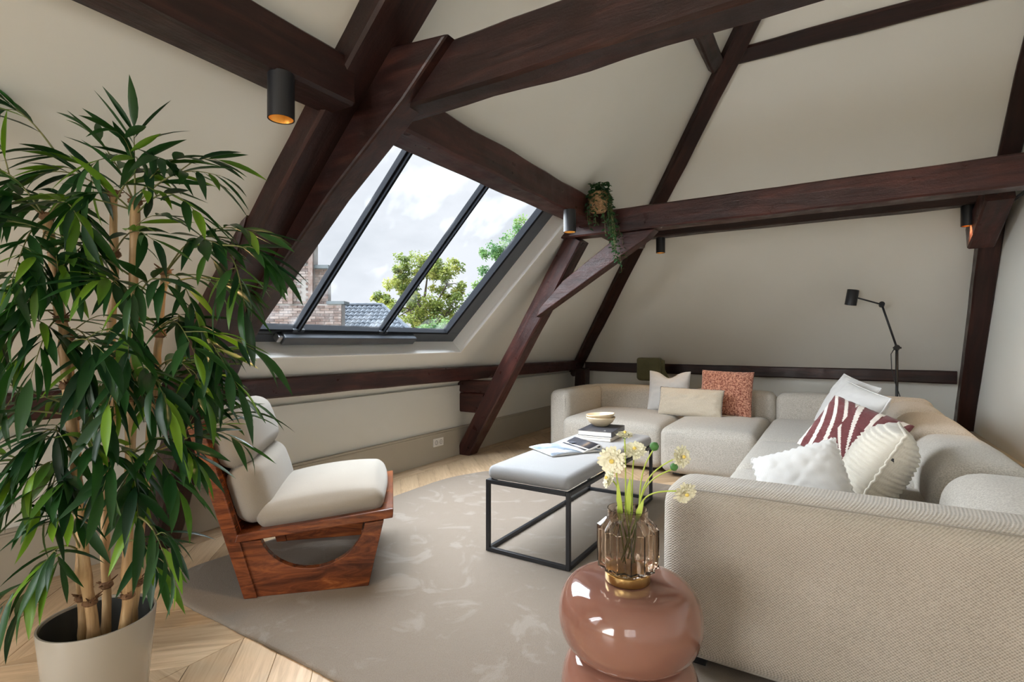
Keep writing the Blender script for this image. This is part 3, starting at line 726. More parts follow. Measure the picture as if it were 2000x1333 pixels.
b2 = bowl('cream ceramic bowl, upper one nested slightly tilted in the other', (-1.473, 3.638, TZ + .102), .105, .050, R(-4))
# magazine
mg = empty('magazine', (-1.44, 3.05, TZ)); tag(mg, 'open magazine with a blue-grey landscape photo on the bench', 'magazine')
mM = Matrix.Translation((-1.435, 3.03, TZ + .004)) @ Matrix.Rotation(R(57), 4, 'Z')
mag_m = mat('magazine_photo_page', (.3, .35, .45), .3); q = NT(mag_m)
f = q.noise(q.coord(), 7, 5, .6); f2 = q.noise(q.coord(), 26, 5, .7)
c = q.ramp(f, [(.34, (.10, .15, .24)), (.5, (.34, .42, .53)), (.62, (.78, .81, .85))])
q.l(q.mix(q.ramp(f2, [(.63, (0, 0, 0)), (.68, (1, 1, 1))]), c, (.10, .07, .07)), q.b.inputs['Base Color'])
def sheet(name, prof, y0, y1, m, th=.0012):
    vs = []; fs = []; n = len(prof)
    for (x_, z_) in prof: vs += [(x_, y0, z_), (x_, y1, z_), (x_, y0, z_ - th), (x_, y1, z_ - th)]
    for i in range(n - 1):
        a = i * 4; e = a + 4
        fs += [(a, e, e + 1, a + 1), (a + 2, a + 3, e + 3, e + 2), (a, a + 2, e + 2, e), (a + 1, e + 1, e + 3, a + 3)]
    fs += [(0, 1, 3, 2), (n * 4 - 4, n * 4 - 2, n * 4 - 1, n * 4 - 3)]
    return MB().add(vs, fs).build(name, m, mg, True, M=mM)
sheet('photo_page', [(-.215 + .215 * i / 12, .004 + .010 * math.sin(math.pi * i / 12) + .0) for i in range(13)], -.15, .15, mag_m)
sheet('cover', [(-.217, .0015), (-.1, .002), (0, .003), (.1, .002), (.205, .0015)], -.152, .152, paper)
sheet('text_page', [(.2 * i / 12, .005 + .018 * math.sin(math.pi * min(1, i / 11))) for i in range(13)], -.15, .15, paper)
for k_ in range(4):
    a0 = .0 + k_ * .002
    roll = [(.02 + .10 * i / 8, .007 + .03 * (i / 8) ** 1.4 + a0) for i in range(9)]
    rr = .020 - k_ * .003
    roll += [(.12 + rr * math.sin(R(a)) + .004, .037 + a0 - rr + rr * math.cos(R(a))) for a in range(25, 250, 25)]
    sheet('curled_page', roll, -.15 + k_ * .004, .15 - k_ * .004, [paper, mag_m, paper, cover_dark][k_])
print_dark = mat('small_print_photo', (.10, .11, .14), .4)
MB().box(.035, .115, .04, .10, .0255, .0262).build('printed_picture', print_dark, mg, M=mM)

# ------------------------------------------------------------------ side table + vase
sx, sy = -.53, 1.535
prof = [(.001, .016), (.12, .016)]
def lobe(zc, hz, rmax, a0=-90, a1=90, e=.78, rmin=.12):
    out = []
    for i in range(19):
        a = R(a0 + (a1 - a0) * i / 18); cs = max(0, math.cos(a)) ** e
        out.append((rmin + (rmax - rmin) * cs, zc + hz * math.sin(a)))
    return out
prof += lobe(.142, .124, .207, rmin=.125) + lobe(.373, .105, .214, rmin=.125) + [(.10, .480), (.001, .481)]
o = MB().lathe(prof, (sx, sy, 0), 72).build('side_table', clay, None, True); tag(o, 'glossy pink-brown round side table of two bulging lobes', 'side table')
o.data.shade_smooth()
vx, vy, vz = sx, sy - .015, .4825
vase = empty('vase', (vx, vy, vz)); tag(vase, 'smoked brown ribbed glass vase with a brass foot on the side table', 'vase')
MB().lathe([(.001, 0), (.065, 0), (.067, .003), (.067, .026), (.063, .028), (.001, .028)], (vx, vy, vz), 48).build('brass_foot', brass, vase, True)
autosmooth(vase.children[0], 40)
def star(k, j, n): 
    ph = (k % 6) / 6; tri = abs(ph * 2 - 1)
    amp = .13 if 2 <= j <= 5 or 8 <= j <= 12 else .0
    return 1 - amp * tri ** 1.2
vp = [(.001, .0285), (.062, .0285), (.070, .032), (.091, .046), (.092, .09), (.092, .158), (.064, .184), (.059, .193), (.060, .214)]
vi = [(.0575, .214), (.0565, .192), (.061, .182), (.087, .155), (.087, .09), (.086, .050), (.064, .038), (.001, .038)]
def starf(k, j, n):
    tri = abs((k % 8) / 8 * 2 - 1) ** .8
    m_ = {3: 1, 4: 1, 5: 1, 2: .6, 6: .35, 11: .35, 12: 1, 13: 1, 14: 1}.get(j, 0)
    return 1 - .145 * m_ * tri
MB().lathe(vp + vi, (vx, vy, vz), 112, rf=starf).build('glass_body', smoke, vase, False)
autosmooth(vase.children[1], 24)
# flowers: each stem is its own thing
def curve_pts(a, b_, bend, n=12):
    a, b_, bend = Vector(a), Vector(b_), Vector(bend)
    return [a.lerp(b_, t_ / n) + bend * math.sin(math.pi * t_ / n) for t_ in range(n + 1)]
heads = [((-.539, 1.52, .915), 'bloom', 'small cream flower seen from below at the top of the vase bunch', (.1, -.1, 1), .026),
 ((-.515, 1.54, .868), 'bloom', 'cream flower just above the largest bloom', (.15, -.5, .6), .034),
 ((-.563, 1.48, .845), 'bloom', 'largest cream flower with a yellow centre facing the camera', (.15, -.9, -.1), .042),
 ((-.580, 1.50, .782), 'bloom', 'lowest cream flower on the left side of the bunch', (-.5, -.4, .3), .032),
 ((-.375, 1.53, .868), 'bloom', 'cream flower on a long stem reaching out right above the armrest', (.7, -.4, .1), .032),
 ((-.357, 1.50, .775), 'bloom', 'cream flower hanging low to the right in front of the armrest', (.6, -.6, -.3), .033),
 ((-.458, 1.55, .885), 'bud', 'round green bud on the tallest right-hand stem', (0, -.2, 1), .014),
 ((-.405, 1.57, .826), 'bud', 'small green bud between the two right-hand flowers', (.2, -.1, 1), .012)]
for hi, (h, kind, lab, nrm, r) in enumerate(heads):
    h = Vector(h); nr = Vector(nrm).normalized(); an = hi * 2.4
    base = Vector((vx + .02 * math.cos(an), vy + .02 * math.sin(an), vz + .055)); neck = Vector((vx + .025 * (h.x - vx) / max(.01, abs(h.x - vx)) * min(1, abs(h.x - vx) / .04) * 1.3, vy + .01 * math.sin(an), vz + .200))
    root = empty('flower_stem', base); tag(root, lab, 'flower', 'flowers in the vase')
    up = curve_pts(neck, h - nr * .006, Vector((-(h.x - vx) * .18, 0, .02)))
    MB().tube(curve_pts(base, neck, (0, 0, 0), 5) + up[1:], .0022, 6).build('stem', stem_m, root, True)
    tx = nr.orthogonal().normalized(); ty = nr.cross(tx)
    if kind == 'bloom':
        b = MB()
        for layer, (np_, rr_, el) in enumerate(((19, 1.0, .12), (16, .84, .40), (13, .62, .75), (10, .40, 1.1))):
            for k in range(np_):
                a = 2 * math.pi * (k + layer * .4) / np_ + rnd.uniform(-.12, .12); d = tx * math.cos(a) + ty * math.sin(a); s_ = nr.cross(d)
                L = r * rr_ * rnd.uniform(.88, 1.1); w_ = r * .13; p = []
                for fr, wd in ((.08, .3), (.4, .8), (.75, 1.1), (.95, .9), (1.03, .35)):
                    q0 = h + d * L * fr + nr * (L * el * fr * (1 - .35 * fr) + .002 * math.sin(k * 5 + fr * 9)); p += [q0 - s_ * w_ * wd, q0 + nr * (-.0015), q0 + s_ * w_ * wd]
                b.add(p, [(i * 3 + c_, i * 3 + c_ + 1, i * 3 + c_ + 4, i * 3 + c_ + 3) for i in range(4) for c_ in (0, 1)])
        b.build('petals', petal_m, root, True)
        b = MB().lathe([(.001, .010), (r * .13, .009), (r * .17, .005), (.001, .001)][::-1], n=12)
        b.build('flower_centre', core_m, root, True, M=frame_M(h + nr * r * .18, tx, ty))
        MB().lathe([(.001, -.012), (.005, -.009), (.009, -.002), (.001, .001)], n=10).build('sepal', sepal_m, root, True, M=frame_M(h, tx, ty))
    else:
        MB().lathe([(.001, -r), (r * .7, -r * .7), (r, 0), (r * .75, r * .7), (.001, r * .9)], n=12).build('bud', sepal_m, root, True, M=frame_M(h, tx, ty))
        b = MB()
        for k in range(6):
            a = 2 * math.pi * k / 6; d = tx * math.cos(a) + ty * math.sin(a); s_ = nr.cross(d)
            b.add([h - nr * r * .5 - s_ * .003, h - nr * r * .5 + s_ * .003, h + d * r * 1.5 + nr * r * .3], [(0, 1, 2)])
        b.build('sepal', sepal_m, root)
for (p0, p1) in (((vx + .005, vy, vz + .17), (vx + .012, vy - .01, vz + .315)), ((vx - .01, vy - .01, vz + .17), (vx - .022, vy - .02, vz + .30)), ((vx + .03, vy - .01, vz + .18), (vx + .055, vy - .015, vz + .25))):
    p0, p1 = Vector(p0), Vector(p1); d = p1 - p0; s_ = d.cross(Vector((.3, 1, 0))).normalized() * .010; pts = []
    for fr, wd in ((0, .15), (.25, .7), (.55, 1), (.8, .6), (1, .03)): q0 = p0 + d * fr + Vector((0, -.012 * math.sin(fr * 3), 0)); pts += [q0 - s_ * wd, q0 + Vector((0, .002, 0)), q0 + s_ * wd]
    o = MB().add(pts, [(i * 3 + c_, i * 3 + c_ + 1, i * 3 + c_ + 4, i * 3 + c_ + 3) for i in range(4) for c_ in (0, 1)]).build('leaf', sepal_m if False else stem_m, vase, True)

# ------------------------------------------------------------------ lounge chair
ch_o = Vector((-2.29, 1.40, .015)); CH = Matrix.Translation(ch_o) @ Matrix.Rotation(R(44.7), 4, 'Z')   # local x forward, y to the far side
CHW = .76
chair = empty('lounge_chair', ch_o, R(44.7)); tag(chair, 'low reddish wooden lounge chair with linen cushions beside the bamboo plant', 'chair')
def cpart(name, b, m=rose, bev=.004):
    vs = [CH @ v for v in b.v]
    o = link(name, mesh(name, b.v, b.f), m, None, M=CH); adopt(o, chair)
    if bev: bevel(o, bev)
    return o
def side(y0, y1, nm):
    pts = [(.03, 0), (.535, 0), (.607, .312)]
    n = 20; cx, cz, rx, rz = .28, .325, .238, .215
    top = lambda s_: .258 + (.312 - .258) * s_ / .6
    pts += [(cx + rx * math.cos(R(a)), min(top(cx + rx * math.cos(R(a))), cz + rz * math.sin(R(a)))) for a in np.linspace(-4, -172, n)]
    pts += [(-.038, .258)]
    cpart(nm, MB().prism(pts, y0, y1, 'y'), bev=.003)
side(.012, .052, 'side_panel'); side(CHW - .052, CHW - .012, 'side_panel')
for y0 in (0, CHW - .058):
    cpart('rear_post', MB().prism([(-.016, 0), (.042, 0), (-.195, .825), (-.252, .80)], y0, y0 + .058, 'y'), bev=.005)
cpart('back_panel', MB().prism([(-.058, .285), (-.040, .290), (-.192, .80), (-.212, .79)], .058, CHW - .058, 'y'))
cpart('seat_board', MB().prism([(-.055, .262), (.650, .325), (.653, .372), (-.045, .300)], -.006, CHW + .006, 'y'), bev=.006)
cpart('cross_rail', MB().box(.50, .535, .052, CHW - .052, .20, .26))
def cushion(name, cx, cz, L, T, ang, yc, wd, puff):
    M = CH @ Matrix.Translation((cx, yc, cz)) @ Matrix.Rotation(-ang, 4, 'Y')
    soft(name, -L / 2, L / 2, -wd / 2, wd / 2, -T / 2, T / 2, T * .46, linen, chair, n=16, puff=(.018, .012, puff), M=M, wob=.004)
cushion('seat_cushion', .315, .380, .58, .095, R(5.6), CHW / 2, CHW - .05, .062)
cushion('back_cushion', -.015, .465, .285, .14, R(107), CHW / 2, CHW - .07, .03)
cushion('back_cushion', -.098, .725, .285, .14, R(107), CHW / 2, CHW - .07, .03)

# ------------------------------------------------------------------ floor lamp, olive lamp
fx, fy = .505, 6.16
lamp = empty('floor_lamp', (fx, fy, 0)); tag(lamp, 'black articulated floor lamp behind the corner of the sofa', 'lamp')
MB().lathe([(.001, .0), (.12, .0), (.12, .012), (.10, .018), (.001, .018)], (fx, fy, 0), 36).build('base', black_metal, lamp, True)
MB().tube([(fx, fy, .015), (fx, fy, 1.125)], .0125, 14).build('pole', black_metal, lamp, True)
J1, J2, HD = Vector((fx, fy, 1.135)), Vector((.385, 6.12, 1.55)), Vector((.155, 6.05, 1.628))
MB().tube([J1, J2], .0095, 10).build('lower_arm', black_metal, lamp, True)
MB().tube([J2, HD + Vector((.03, 0, -.01))], .0075, 10).build('upper_arm', black_metal, lamp, True)
for j in (J1, J2): MB().lathe([(.001, -.02), (.024, -.02), (.024, .02), (.001, .02)], n=20).build('joint', black_metal, lamp, False, M=Matrix.Translation(j) @ Matrix.Rotation(R(70), 4, 'X'))
MB().tube([J1 + Vector((-.03, 0, 0)), J1 + Vector((.035, -.01, 0))], .009, 10).build('knob', black_metal, lamp, True)
Mh = Matrix.Translation(HD + Vector((-.012, 0, -.005))) @ Matrix.Rotation(R(9), 4, 'Y')
o = MB().lathe([(.001, .075), (.048, .075), (.05, .072), (.05, -.075), (.046, -.075), (.046, .06), (.001, .06)], n=36).build('lamp_head', black_metal, lamp, False, M=Mh); autosmooth(o)
MB().tube([J1 + Vector((-.02, 0, -.01)), J1 + Vector((-.045, 0, -.06)), J1 + Vector((-.04, 0, -.2)), J1 + Vector((-.015, -.015, -.33)), J1 + Vector((.02, -.015, -.45)), J1 + Vector((.045, 0, -.6)), (fx + .03, fy, .03)], .0042, 6).build('cable', black_metal, lamp, True)

ox, oy = -1.97, 6.52
ol = empty('textile_lamp', (ox, oy, 0)); tag(ol, 'olive green fabric lamp with rounded lower corners and pleated side behind the sofa', 'lamp')
pts = [(-.165, .29), (.13, .29)]
for a in range(0, -91, -15): pts.append((.085 + .045 * math.cos(R(a)), .045 + .045 * math.sin(R(a))))
for a in range(-90, -181, -15): pts.append((-.115 + .05 * math.cos(R(a)), .045 + .045 * math.sin(R(a))))
o = MB().prism(pts, -.075, .075, 'y').build('shade', olive_m, ol, M=Matrix.Translation((ox, oy, .70))); bevel(o, .03, 4); autosmooth(o, 50)
b = MB()
for k in range(7):
    x_ = .125 + k * .008; e = .14 + k * .022
    b.tube([(x_, -.03 + (k % 2) * .03, .275 - k * .003), (x_ + .004, -.02 + (k % 2) * .03, .14), (x_ + (e - x_) * .5, -.03, .05), (e, -.035, -.03)], [.010, .008, .011, .016], 8)
b.build('pleats', olive_m, ol, True, M=Matrix.Translation((ox, oy, .70)))
MB().tube([(ox, oy, .02), (ox, oy, .72)], .012, 10).build('pole', black_metal, ol, True)
MB().lathe([(.001, 0), (.13, 0), (.13, .015), (.001, .02)], (ox, oy, 0), 32).build('base', black_metal, ol, True)

# ------------------------------------------------------------------ leaves
def leaf_mesh(name, L, w, droop, fold=.18, tint=0):
    st_ = [(0, .05), (.08, .35), (.22, .8), (.40, 1), (.58, .95), (.75, .68), (.9, .3), (1, .01)]; vs = []; fs = []
    for s_, wd in st_:
        x_ = L * s_; z_ = -droop * L * s_ * s_; a = w / 2 * wd
        vs += [(x_, -a, z_ + a * fold * 2), (x_, 0, z_), (x_, a, z_ + a * fold * 2)]
    for i in range(len(st_) - 1):
        for c_ in (0, 1): fs.append((i * 3 + c_, i * 3 + 3 + c_, i * 3 + 4 + c_, i * 3 + 1 + c_))
    return vs, fs
LV = [leaf_mesh('leaf', 1, .168, d) for d in (.05, .22, .40)]
LM = []
for vs, fs in LV:
    me = mesh('leaf', vs, fs, True); me.materials.append(leaf_m); LM.append(me)

pot_c = Vector((-1.915, .695, 0)); PR = .147
plant = empty('potted_bamboo', pot_c); tag(plant, 'tall bamboo plant with dark green leaves in a taupe lacquered pot', 'plant')
o = MB().lathe([(.001, .002), (.112, .002), (.116, .006), (PR, .355), (PR - .001, .359), (PR - .006, .359), (PR - .008, .354), (PR - .03, .12), (.001, .12)], (pot_c.x, pot_c.y, 0), 64).build('pot', pot_m, plant, True); autosmooth(o, 50)
o = MB().lathe([(PR - .0095, .352), (PR - .028, .13), (.001, .13)], (pot_c.x, pot_c.y, 0), 64).build('pot_lining', pot_in, plant, True)
MB().lathe([(PR - .03, .15), (.06, .16), (.001, .156)], (pot_c.x, pot_c.y, 0), 40).build('soil', soil_m, plant, True)
CANES = [[(-1.873,0.665,0.15),(-1.873,0.665,0.351),(-1.895,0.651,0.572),(-1.924,0.634,0.898),(-1.957,0.625,1.15),(-1.979,0.623,1.288),(-2.027,0.605,1.575)],[(-1.96,0.67,0.15),(-1.96,0.67,0.329),(-1.989,0.676,0.576),(-2.012,0.673,0.78),(-2.063,0.677,1.049),(-2.105,0.675,1.244)],[(-1.994,0.743,0.15),(-1.994,0.743,0.297),(-2.019,0.751,0.645),(-2.02,0.774,0.984),(-2.023,0.772,1.212),(-2.033,0.778,1.543),(-2.032,0.779,1.687)],[(-1.847,0.74,0.15),(-1.847,0.74,0.356),(-1.842,0.743,0.552),(-1.836,0.746,0.85),(-1.834,0.748,1.111),(-1.827,0.752,1.305),(-1.823,0.755,1.627)],[(-1.897,0.78,0.15),(-1.897,0.78,0.349),(-1.9,0.801,0.586),(-1.903,0.823,0.812),(-1.902,0.847,1.104),(-1.902,0.859,1.246),(-1.898,0.873,1.43)]]
TWIGS = [((-1.823,0.755,1.619),(-1.769,0.729,1.834),0.0,9,0.12),((-1.823,0.755,1.619),(-1.946,0.702,1.831),0.02,9,0.12),((-1.823,0.755,1.619),(-1.608,0.77,1.725),0.03,9,0.12),((-1.823,0.755,1.619),(-1.501,0.836,1.674),0.05,10,0.12),((-2.032,0.779,1.67),(-2.092,0.647,1.794),0.03,8,0.12),((-2.092,0.647,1.794),(-2.162,0.545,1.933),0.02,8,0.12),((-2.032,0.779,1.678),(-2.122,0.57,1.697),0.05,10,0.12),((-2.027,0.605,1.567),(-2.114,0.457,1.696),0.06,10,0.13),((-2.027,0.605,1.567),(-2.008,0.464,1.48),0.08,11,0.13),((-2.027,0.605,1.567),(-1.88,0.484,1.347),0.05,10,0.12),((-2.027,0.605,1.567),(-1.778,0.606,1.523),0.06,10,0.12),((-1.823,0.755,1.587),(-1.852,0.619,1.593),0.05,10,0.12),((-1.823,0.755,1.587),(-1.545,0.809,1.549),0.07,10,0.12),((-1.898,0.873,1.425),(-1.551,0.864,1.484),0.06,10,0.12),((-1.898,0.873,1.425),(-1.461,0.92,1.522),0.07,12,0.125),((-1.551,0.864,1.484),(-1.37,0.917,1.416),0.02,9,0.12),((-1.526,0.88,1.454),(-1.439,0.874,1.284),0.03,8,0.12),((-1.898,0.873,1.417),(-1.603,0.832,1.241),0.06,9,0.11),((-1.902,0.859,1.246),(-1.551,0.864,1.15),0.07,12,0.12),((-1.902,0.859,1.246),(-1.458,0.863,1.063),0.09,12,0.12),((-1.902,0.847,1.104),(-1.539,0.813,1.034),0.07,10,0.11),((-1.902,0.859,1.229),(-1.46,0.744,1.168),0.06,10,0.12),((-1.979,0.623,1.288),(-1.947,0.502,1.238),0.06,11,0.13),((-1.979,0.623,1.288),(-1.996,0.472,1.068),0.08,12,0.13),((-1.979,0.623,1.272),(-1.833,0.513,1.1),0.04,9,0.12),((-1.924,0.634,0.898),(-1.923,0.517,0.869),0.06,12,0.12),((-1.924,0.634,0.898),(-1.959,0.494,0.755),0.08,12,0.12),((-1.924,0.634,0.898),(-1.824,0.542,0.722),0.05,10,0.12),((-1.901,0.648,0.572),(-1.887,0.539,0.542),0.05,8,0.12),((-1.901,0.648,0.572),(-1.989,0.534,0.431),0.06,8,0.12),((-1.901,0.648,0.572),(-1.787,0.542,0.729),0.03,7,0.11),((-1.836,0.746,0.85),(-1.611,0.674,0.722),0.04,11,0.13),((-1.836,0.746,0.85),(-1.548,0.748,0.783),0.06,11,0.12),((-1.836,0.746,0.85),(-1.564,0.797,0.857),0.06,11,0.12),((-1.611,0.674,0.722),(-1.518,0.708,0.592),0.03,8,0.11),((-1.836,0.746,0.85),(-1.67,0.614,0.798),0.05,9,0.12),((-1.842,0.743,0.584),(-1.596,0.718,0.556),0.04,8,0.12),((-1.834,0.748,1.101),(-1.694,0.623,0.973),0.05,10,0.12),((-1.834,0.748,1.101),(-1.54,0.718,1.015),0.06,11,0.12),((-2.02,0.774,1.144),(-1.852,0.619,1.063),0.05,10,0.12),((-1.827,0.752,1.305),(-1.717,0.608,1.349),0.05,10,0.12),((-1.827,0.752,1.305),(-1.54,0.718,1.349),0.05,10,0.12),((-2.023,0.772,1.482),(-1.877,0.604,1.416),0.06,11,0.12),((-2.023,0.772,1.482),(-1.609,0.711,1.48),0.05,10,0.12),((-2.027,0.605,1.536),(-1.848,0.528,1.349),0.04,10,0.12),((-2.105,0.675,1.228),(-1.802,0.65,1.151),0.04,9,0.12),((-1.827,0.752,1.305),(-1.611,0.65,1.155),0.04,9,0.12),((-1.979,0.623,1.303),(-1.8,0.557,1.432),0.02,9,0.12),((-2.032,0.779,1.653),(-1.775,0.784,1.729),0.04,9,0.12)]
for ci, pts in enumerate(CANES):
    P_ = [Vector(p) for p in pts]; dn = []
    for i in range(len(P_) - 1):
        for k in range(6): dn.append(P_[i].lerp(P_[i + 1], k / 6) + Vector((noise.noise(Vector((ci, i * 6 + k, 1)) * .37), noise.noise(Vector((ci, i * 6 + k, 9)) * .37), 0)) * .006)
    dn.append(P_[-1]); n_ = len(dn); r0 = .0155 if ci in (0, 3) else .0135
    rs = [r0 * (1 - .22 * i / n_) * (1.16 if i % 5 == 0 else 1) for i in range(n_)]
    MB().tube(dn, rs, 12).build('cane', cane_m, plant, True)
    for i in range(8, n_, 7):
        b = MB(); q0 = dn[min(i, n_ - 1)]
        for k in range(9):
            a = rnd.random() * 6.28; d = Vector((math.cos(a), math.sin(a), rnd.uniform(.1, .9)))
            b.tube([q0 + d * .008, q0 + d * rnd.uniform(.02, .035)], [.004, .0012], 4)
        b.lathe([(.012, -.012), (.02, -.004), (.018, .006), (.011, .014)], q0, 10)
        b.build('node_fibres', fibre_m, plant)
leaves = []   # (matrix, length, type)
tb = MB()
def spray(pts, nleaf, L, spread=1.0, droop=.5):
    """leaves alternate along a twig and crowd at its tip"""
    n = len(pts)
    for k in range(nleaf):
        t_ = .30 + .70 * (k / max(1, nleaf - 1)) ** .8; f_ = t_ * (n - 1); i = min(n - 2, int(f_)); p = pts[i].lerp(pts[i + 1], f_ - i)
        d = (pts[i + 1] - pts[i]).normalized(); sd = d.cross(Vector((0, 0, 1)));
        if sd.length < .1: sd = d.cross(Vector((1, 0, 0)))
        sd.normalize(); s_ = 1 if k % 2 else -1
        ang = R(rnd.uniform(22, 62)) * spread * (1.15 - .7 * t_)
        v_ = d * math.cos(ang) + sd * s_ * math.sin(ang) + Vector((rnd.uniform(-.25, .25), rnd.uniform(-.25, .25), rnd.uniform(-.42, .30) - droop * .12))
        if k == nleaf - 1: v_ = d + Vector((0, 0, -.12))
        v_.normalize(); ln = L * 1.2 * rnd.uniform(.78, 1.2)
        up_ = Vector((rnd.uniform(-.5, .5), rnd.uniform(-.5, .5), 1)); yv = up_.cross(v_).normalized(); zv = v_.cross(yv)
        M = Matrix.Translation(p) @ Matrix((v_ * ln, yv * ln * rnd.uniform(.85, 1.15), zv * ln)).transposed().to_4x4()
        leaves.append((M, rnd.choices((0, 1, 2), (3, 4, 2))[0]))
def twig(a, b_, sag, nleaf, L=.13, subs=1):
    a, b_ = Vector(a), Vector(b_); n = 12; ln = (b_ - a).length
    pts = [a.lerp(b_, i / n) + Vector((0, 0, sag * math.sin(math.pi * i / n))) for i in range(n + 1)]
    tb.tube(pts, [.0032 * (1 - .75 * i / n) for i in range(n + 1)], 5)
    spray(pts, nleaf, L)
    for k in range(subs):
        i = rnd.randint(4, 9); p = pts[i]; d = (pts[i + 1] - pts[i]).normalized()
        e = p + (d * .55 + Vector((rnd.uniform(-.6, .6), rnd.uniform(-.6, .6), rnd.uniform(-.7, .25)))).normalized() * ln * rnd.uniform(.32, .5)
        ps = [p.lerp(e, j / 6) + Vector((0, 0, .02 * math.sin(math.pi * j / 6))) for j in range(7)]
        tb.tube(ps, [.002 * (1 - .7 * j / 6) for j in range(7)], 4); spray(ps, max(5, nleaf - 4), L * .95)
for a, b_, sag, nl_, L in TWIGS: twig(a, b_, sag, nl_, L)
# general bushy growth from the cane nodes
r2 = random.Random(21)
for ci, pts in enumerate(CANES):
    P_ = [Vector(p) for p in pts]; top_z = P_[-1].z
    for k in range(4):
        f_ = r2.uniform(.5, 1.0); z_ = P_[0].z + (top_z - P_[0].z) * f_
        for i in range(len(P_) - 1):
            if P_[i].z <= z_ <= P_[i + 1].z: p = P_[i].lerp(P_[i + 1], (z_ - P_[i].z) / (P_[i + 1].z - P_[i].z)); break
        a = r2.uniform(0, 6.28); ln = r2.uniform(.16, .34)
        e = p + Vector((math.cos(a) * ln, math.sin(a) * ln, r2.uniform(-.12, .16)))
        if e.x < -2.75: e.x = -2.75
        twig(p, e, r2.uniform(.0, .08), r2.randint(7, 10), .125, 1)
tb.build('twigs', twig_m, plant, True)
campos = Vector((0, 0, 1.2))
order = sorted(range(len(leaves)), key=lambda i: (leaves[i][0].translation - campos).length - (2 if leaves[i][0].translation.z > 1.45 or leaves[i][0].translation.z < .8 else 0))
rest = MB(); tint = []
for rank, i in enumerate(order):
    M, ty = leaves[i]
    if rank < 300:
        o = bpy.data.objects.new('leaf', LM[ty]); C.objects.link(o); o.matrix_world = M; adopt_M = wm(plant).inverted()
        o.parent = plant; o.matrix_parent_inverse = adopt_M
    else:
        rest.add([M @ Vector(v) for v in LV[ty][0]], LV[ty][1]); tint += [rnd.random()] * len(LV[ty][0])
o = rest.build('foliage', leaf_m, plant, True); tag(o, kind='stuff')
at = o.data.attributes.new('tint', 'FLOAT', 'POINT'); at.data.foreach_set('value', tint)
print('leaves', len(leaves))

# ------------------------------------------------------------------ trailing plant on the beam
hx, hy, hz = -1.615, 3.93, 2.235
hpn = empty('hanging_planter', (hx, hy, hz)); tag(hpn, 'small trailing plant in a woven basket pot fixed to the beam', 'plant')
o = MB().lathe([(.001, 0), (.058, 0), (.064, .01), (.078, .15), (.074, .152), (.060, .02), (.001, .02)], (hx, hy, hz), 32, rf=lambda k, j, n: 1 + .012 * math.sin(k * 2.4 + j)).build('basket', basket_m, hpn, True)
b = MB()
for k in range(5):
    zz = hz + .02 + k * .028; rr_ = .066 + .013 * k / 4 + .001
    b.tube([(hx + rr_ * math.cos(a * .2618), hy + rr_ * math.sin(a * .2618), zz + .003 * math.sin(a * 2.1)) for a in range(25)], .005, 5, False)
b.build('basket_rings', basket_m, hpn, True)
r3 = random.Random(5); vt = MB(); small = []
def vine(pts):
    P_ = [Vector(p) for p in pts]; dn = []
    for i in range(len(P_) - 1):
        for k in range(7): dn.append(P_[i].lerp(P_[i + 1], k / 7))
    dn.append(P_[-1]); vt.tube(dn, .0012, 4)
    for i, p in enumerate(dn[1:]):
        for s_ in (1, -1):
            if r3.random() < .30: continue
            a = r3.uniform(0, 6.28); v_ = Vector((math.cos(a), math.sin(a), r3.uniform(-.9, .3))).normalized(); yv = Vector((r3.uniform(-1, 1), r3.uniform(-1, 1), 1)).cross(v_).normalized(); zv = v_.cross(yv); ln = r3.uniform(.028, .044)
            small.append(Matrix.Translation(p) @ Matrix((v_ * ln, yv * ln * 2.7, zv * ln)).transposed().to_4x4())
top = Vector((hx, hy, hz + .15))
for k in range(11):
    a = k * 2 * math.pi / 11 + .3; e = top + Vector((math.cos(a) * .085, math.sin(a) * .085, r3.uniform(.02, .09)))
    if e.x < -1.66: e.x = -1.60
    vine([top, top.lerp(e, .6) + Vector((0, 0, .03)), e])
for k in range(17):
    if k in (2, 4, 5, 7): continue
    a = R(-120 + 190 * k / 16); d = Vector((math.cos(a), math.sin(a), 0)); rim = top + d * .078; drop = [.16, .2, .14, .18, .17, .2, .24, .2, .27, .24, .3, .36, .33, .28, .36, .26, .3][k]
    out = Vector((.03 * math.cos(a), .10 * max(0, math.sin(a)) + .02, 0))
    vine([top + d * .03, rim + Vector((0, 0, .012)), rim + d * .022 + Vector((0, 0, -.05)), rim + d * .02 + out * .6 + Vector((0, 0, -drop * .8)), rim + d * .02 + out + Vector((0, 0, -drop * 1.45))])
for k, (dx, dy, dr) in enumerate(((.07, .25, .62), (.05, .20, .54), (.09, .30, .50))):
    s0 = top + Vector((.04, .07, .01)); vine([top, s0, s0 + Vector((dx * .4, dy * .35, -.16)), s0 + Vector((dx * .8, dy * .6, -dr * .7)), s0 + Vector((dx, dy * .7, -dr))])
vt.build('vines', twig_m, hpn, True)
me = mesh('leaf', LV[1][0], LV[1][1], True); me.materials.append(ivy_m)
hv = wm(hpn).inverted(); restb = MB()
for i, M in enumerate(small):
    if i % max(1, len(small) // 280) == 0 and i // max(1, len(small) // 280) < 290:
        o = bpy.data.objects.new('leaf', me); C.objects.link(o); o.matrix_world = M; o.parent = hpn; o.matrix_parent_inverse = hv
    else: restb.add([M @ Vector(v) for v in LV[1][0]], LV[1][1])
tag(restb.build('foliage', ivy_m, hpn, True), kind='stuff')
print('small leaves', len(small))

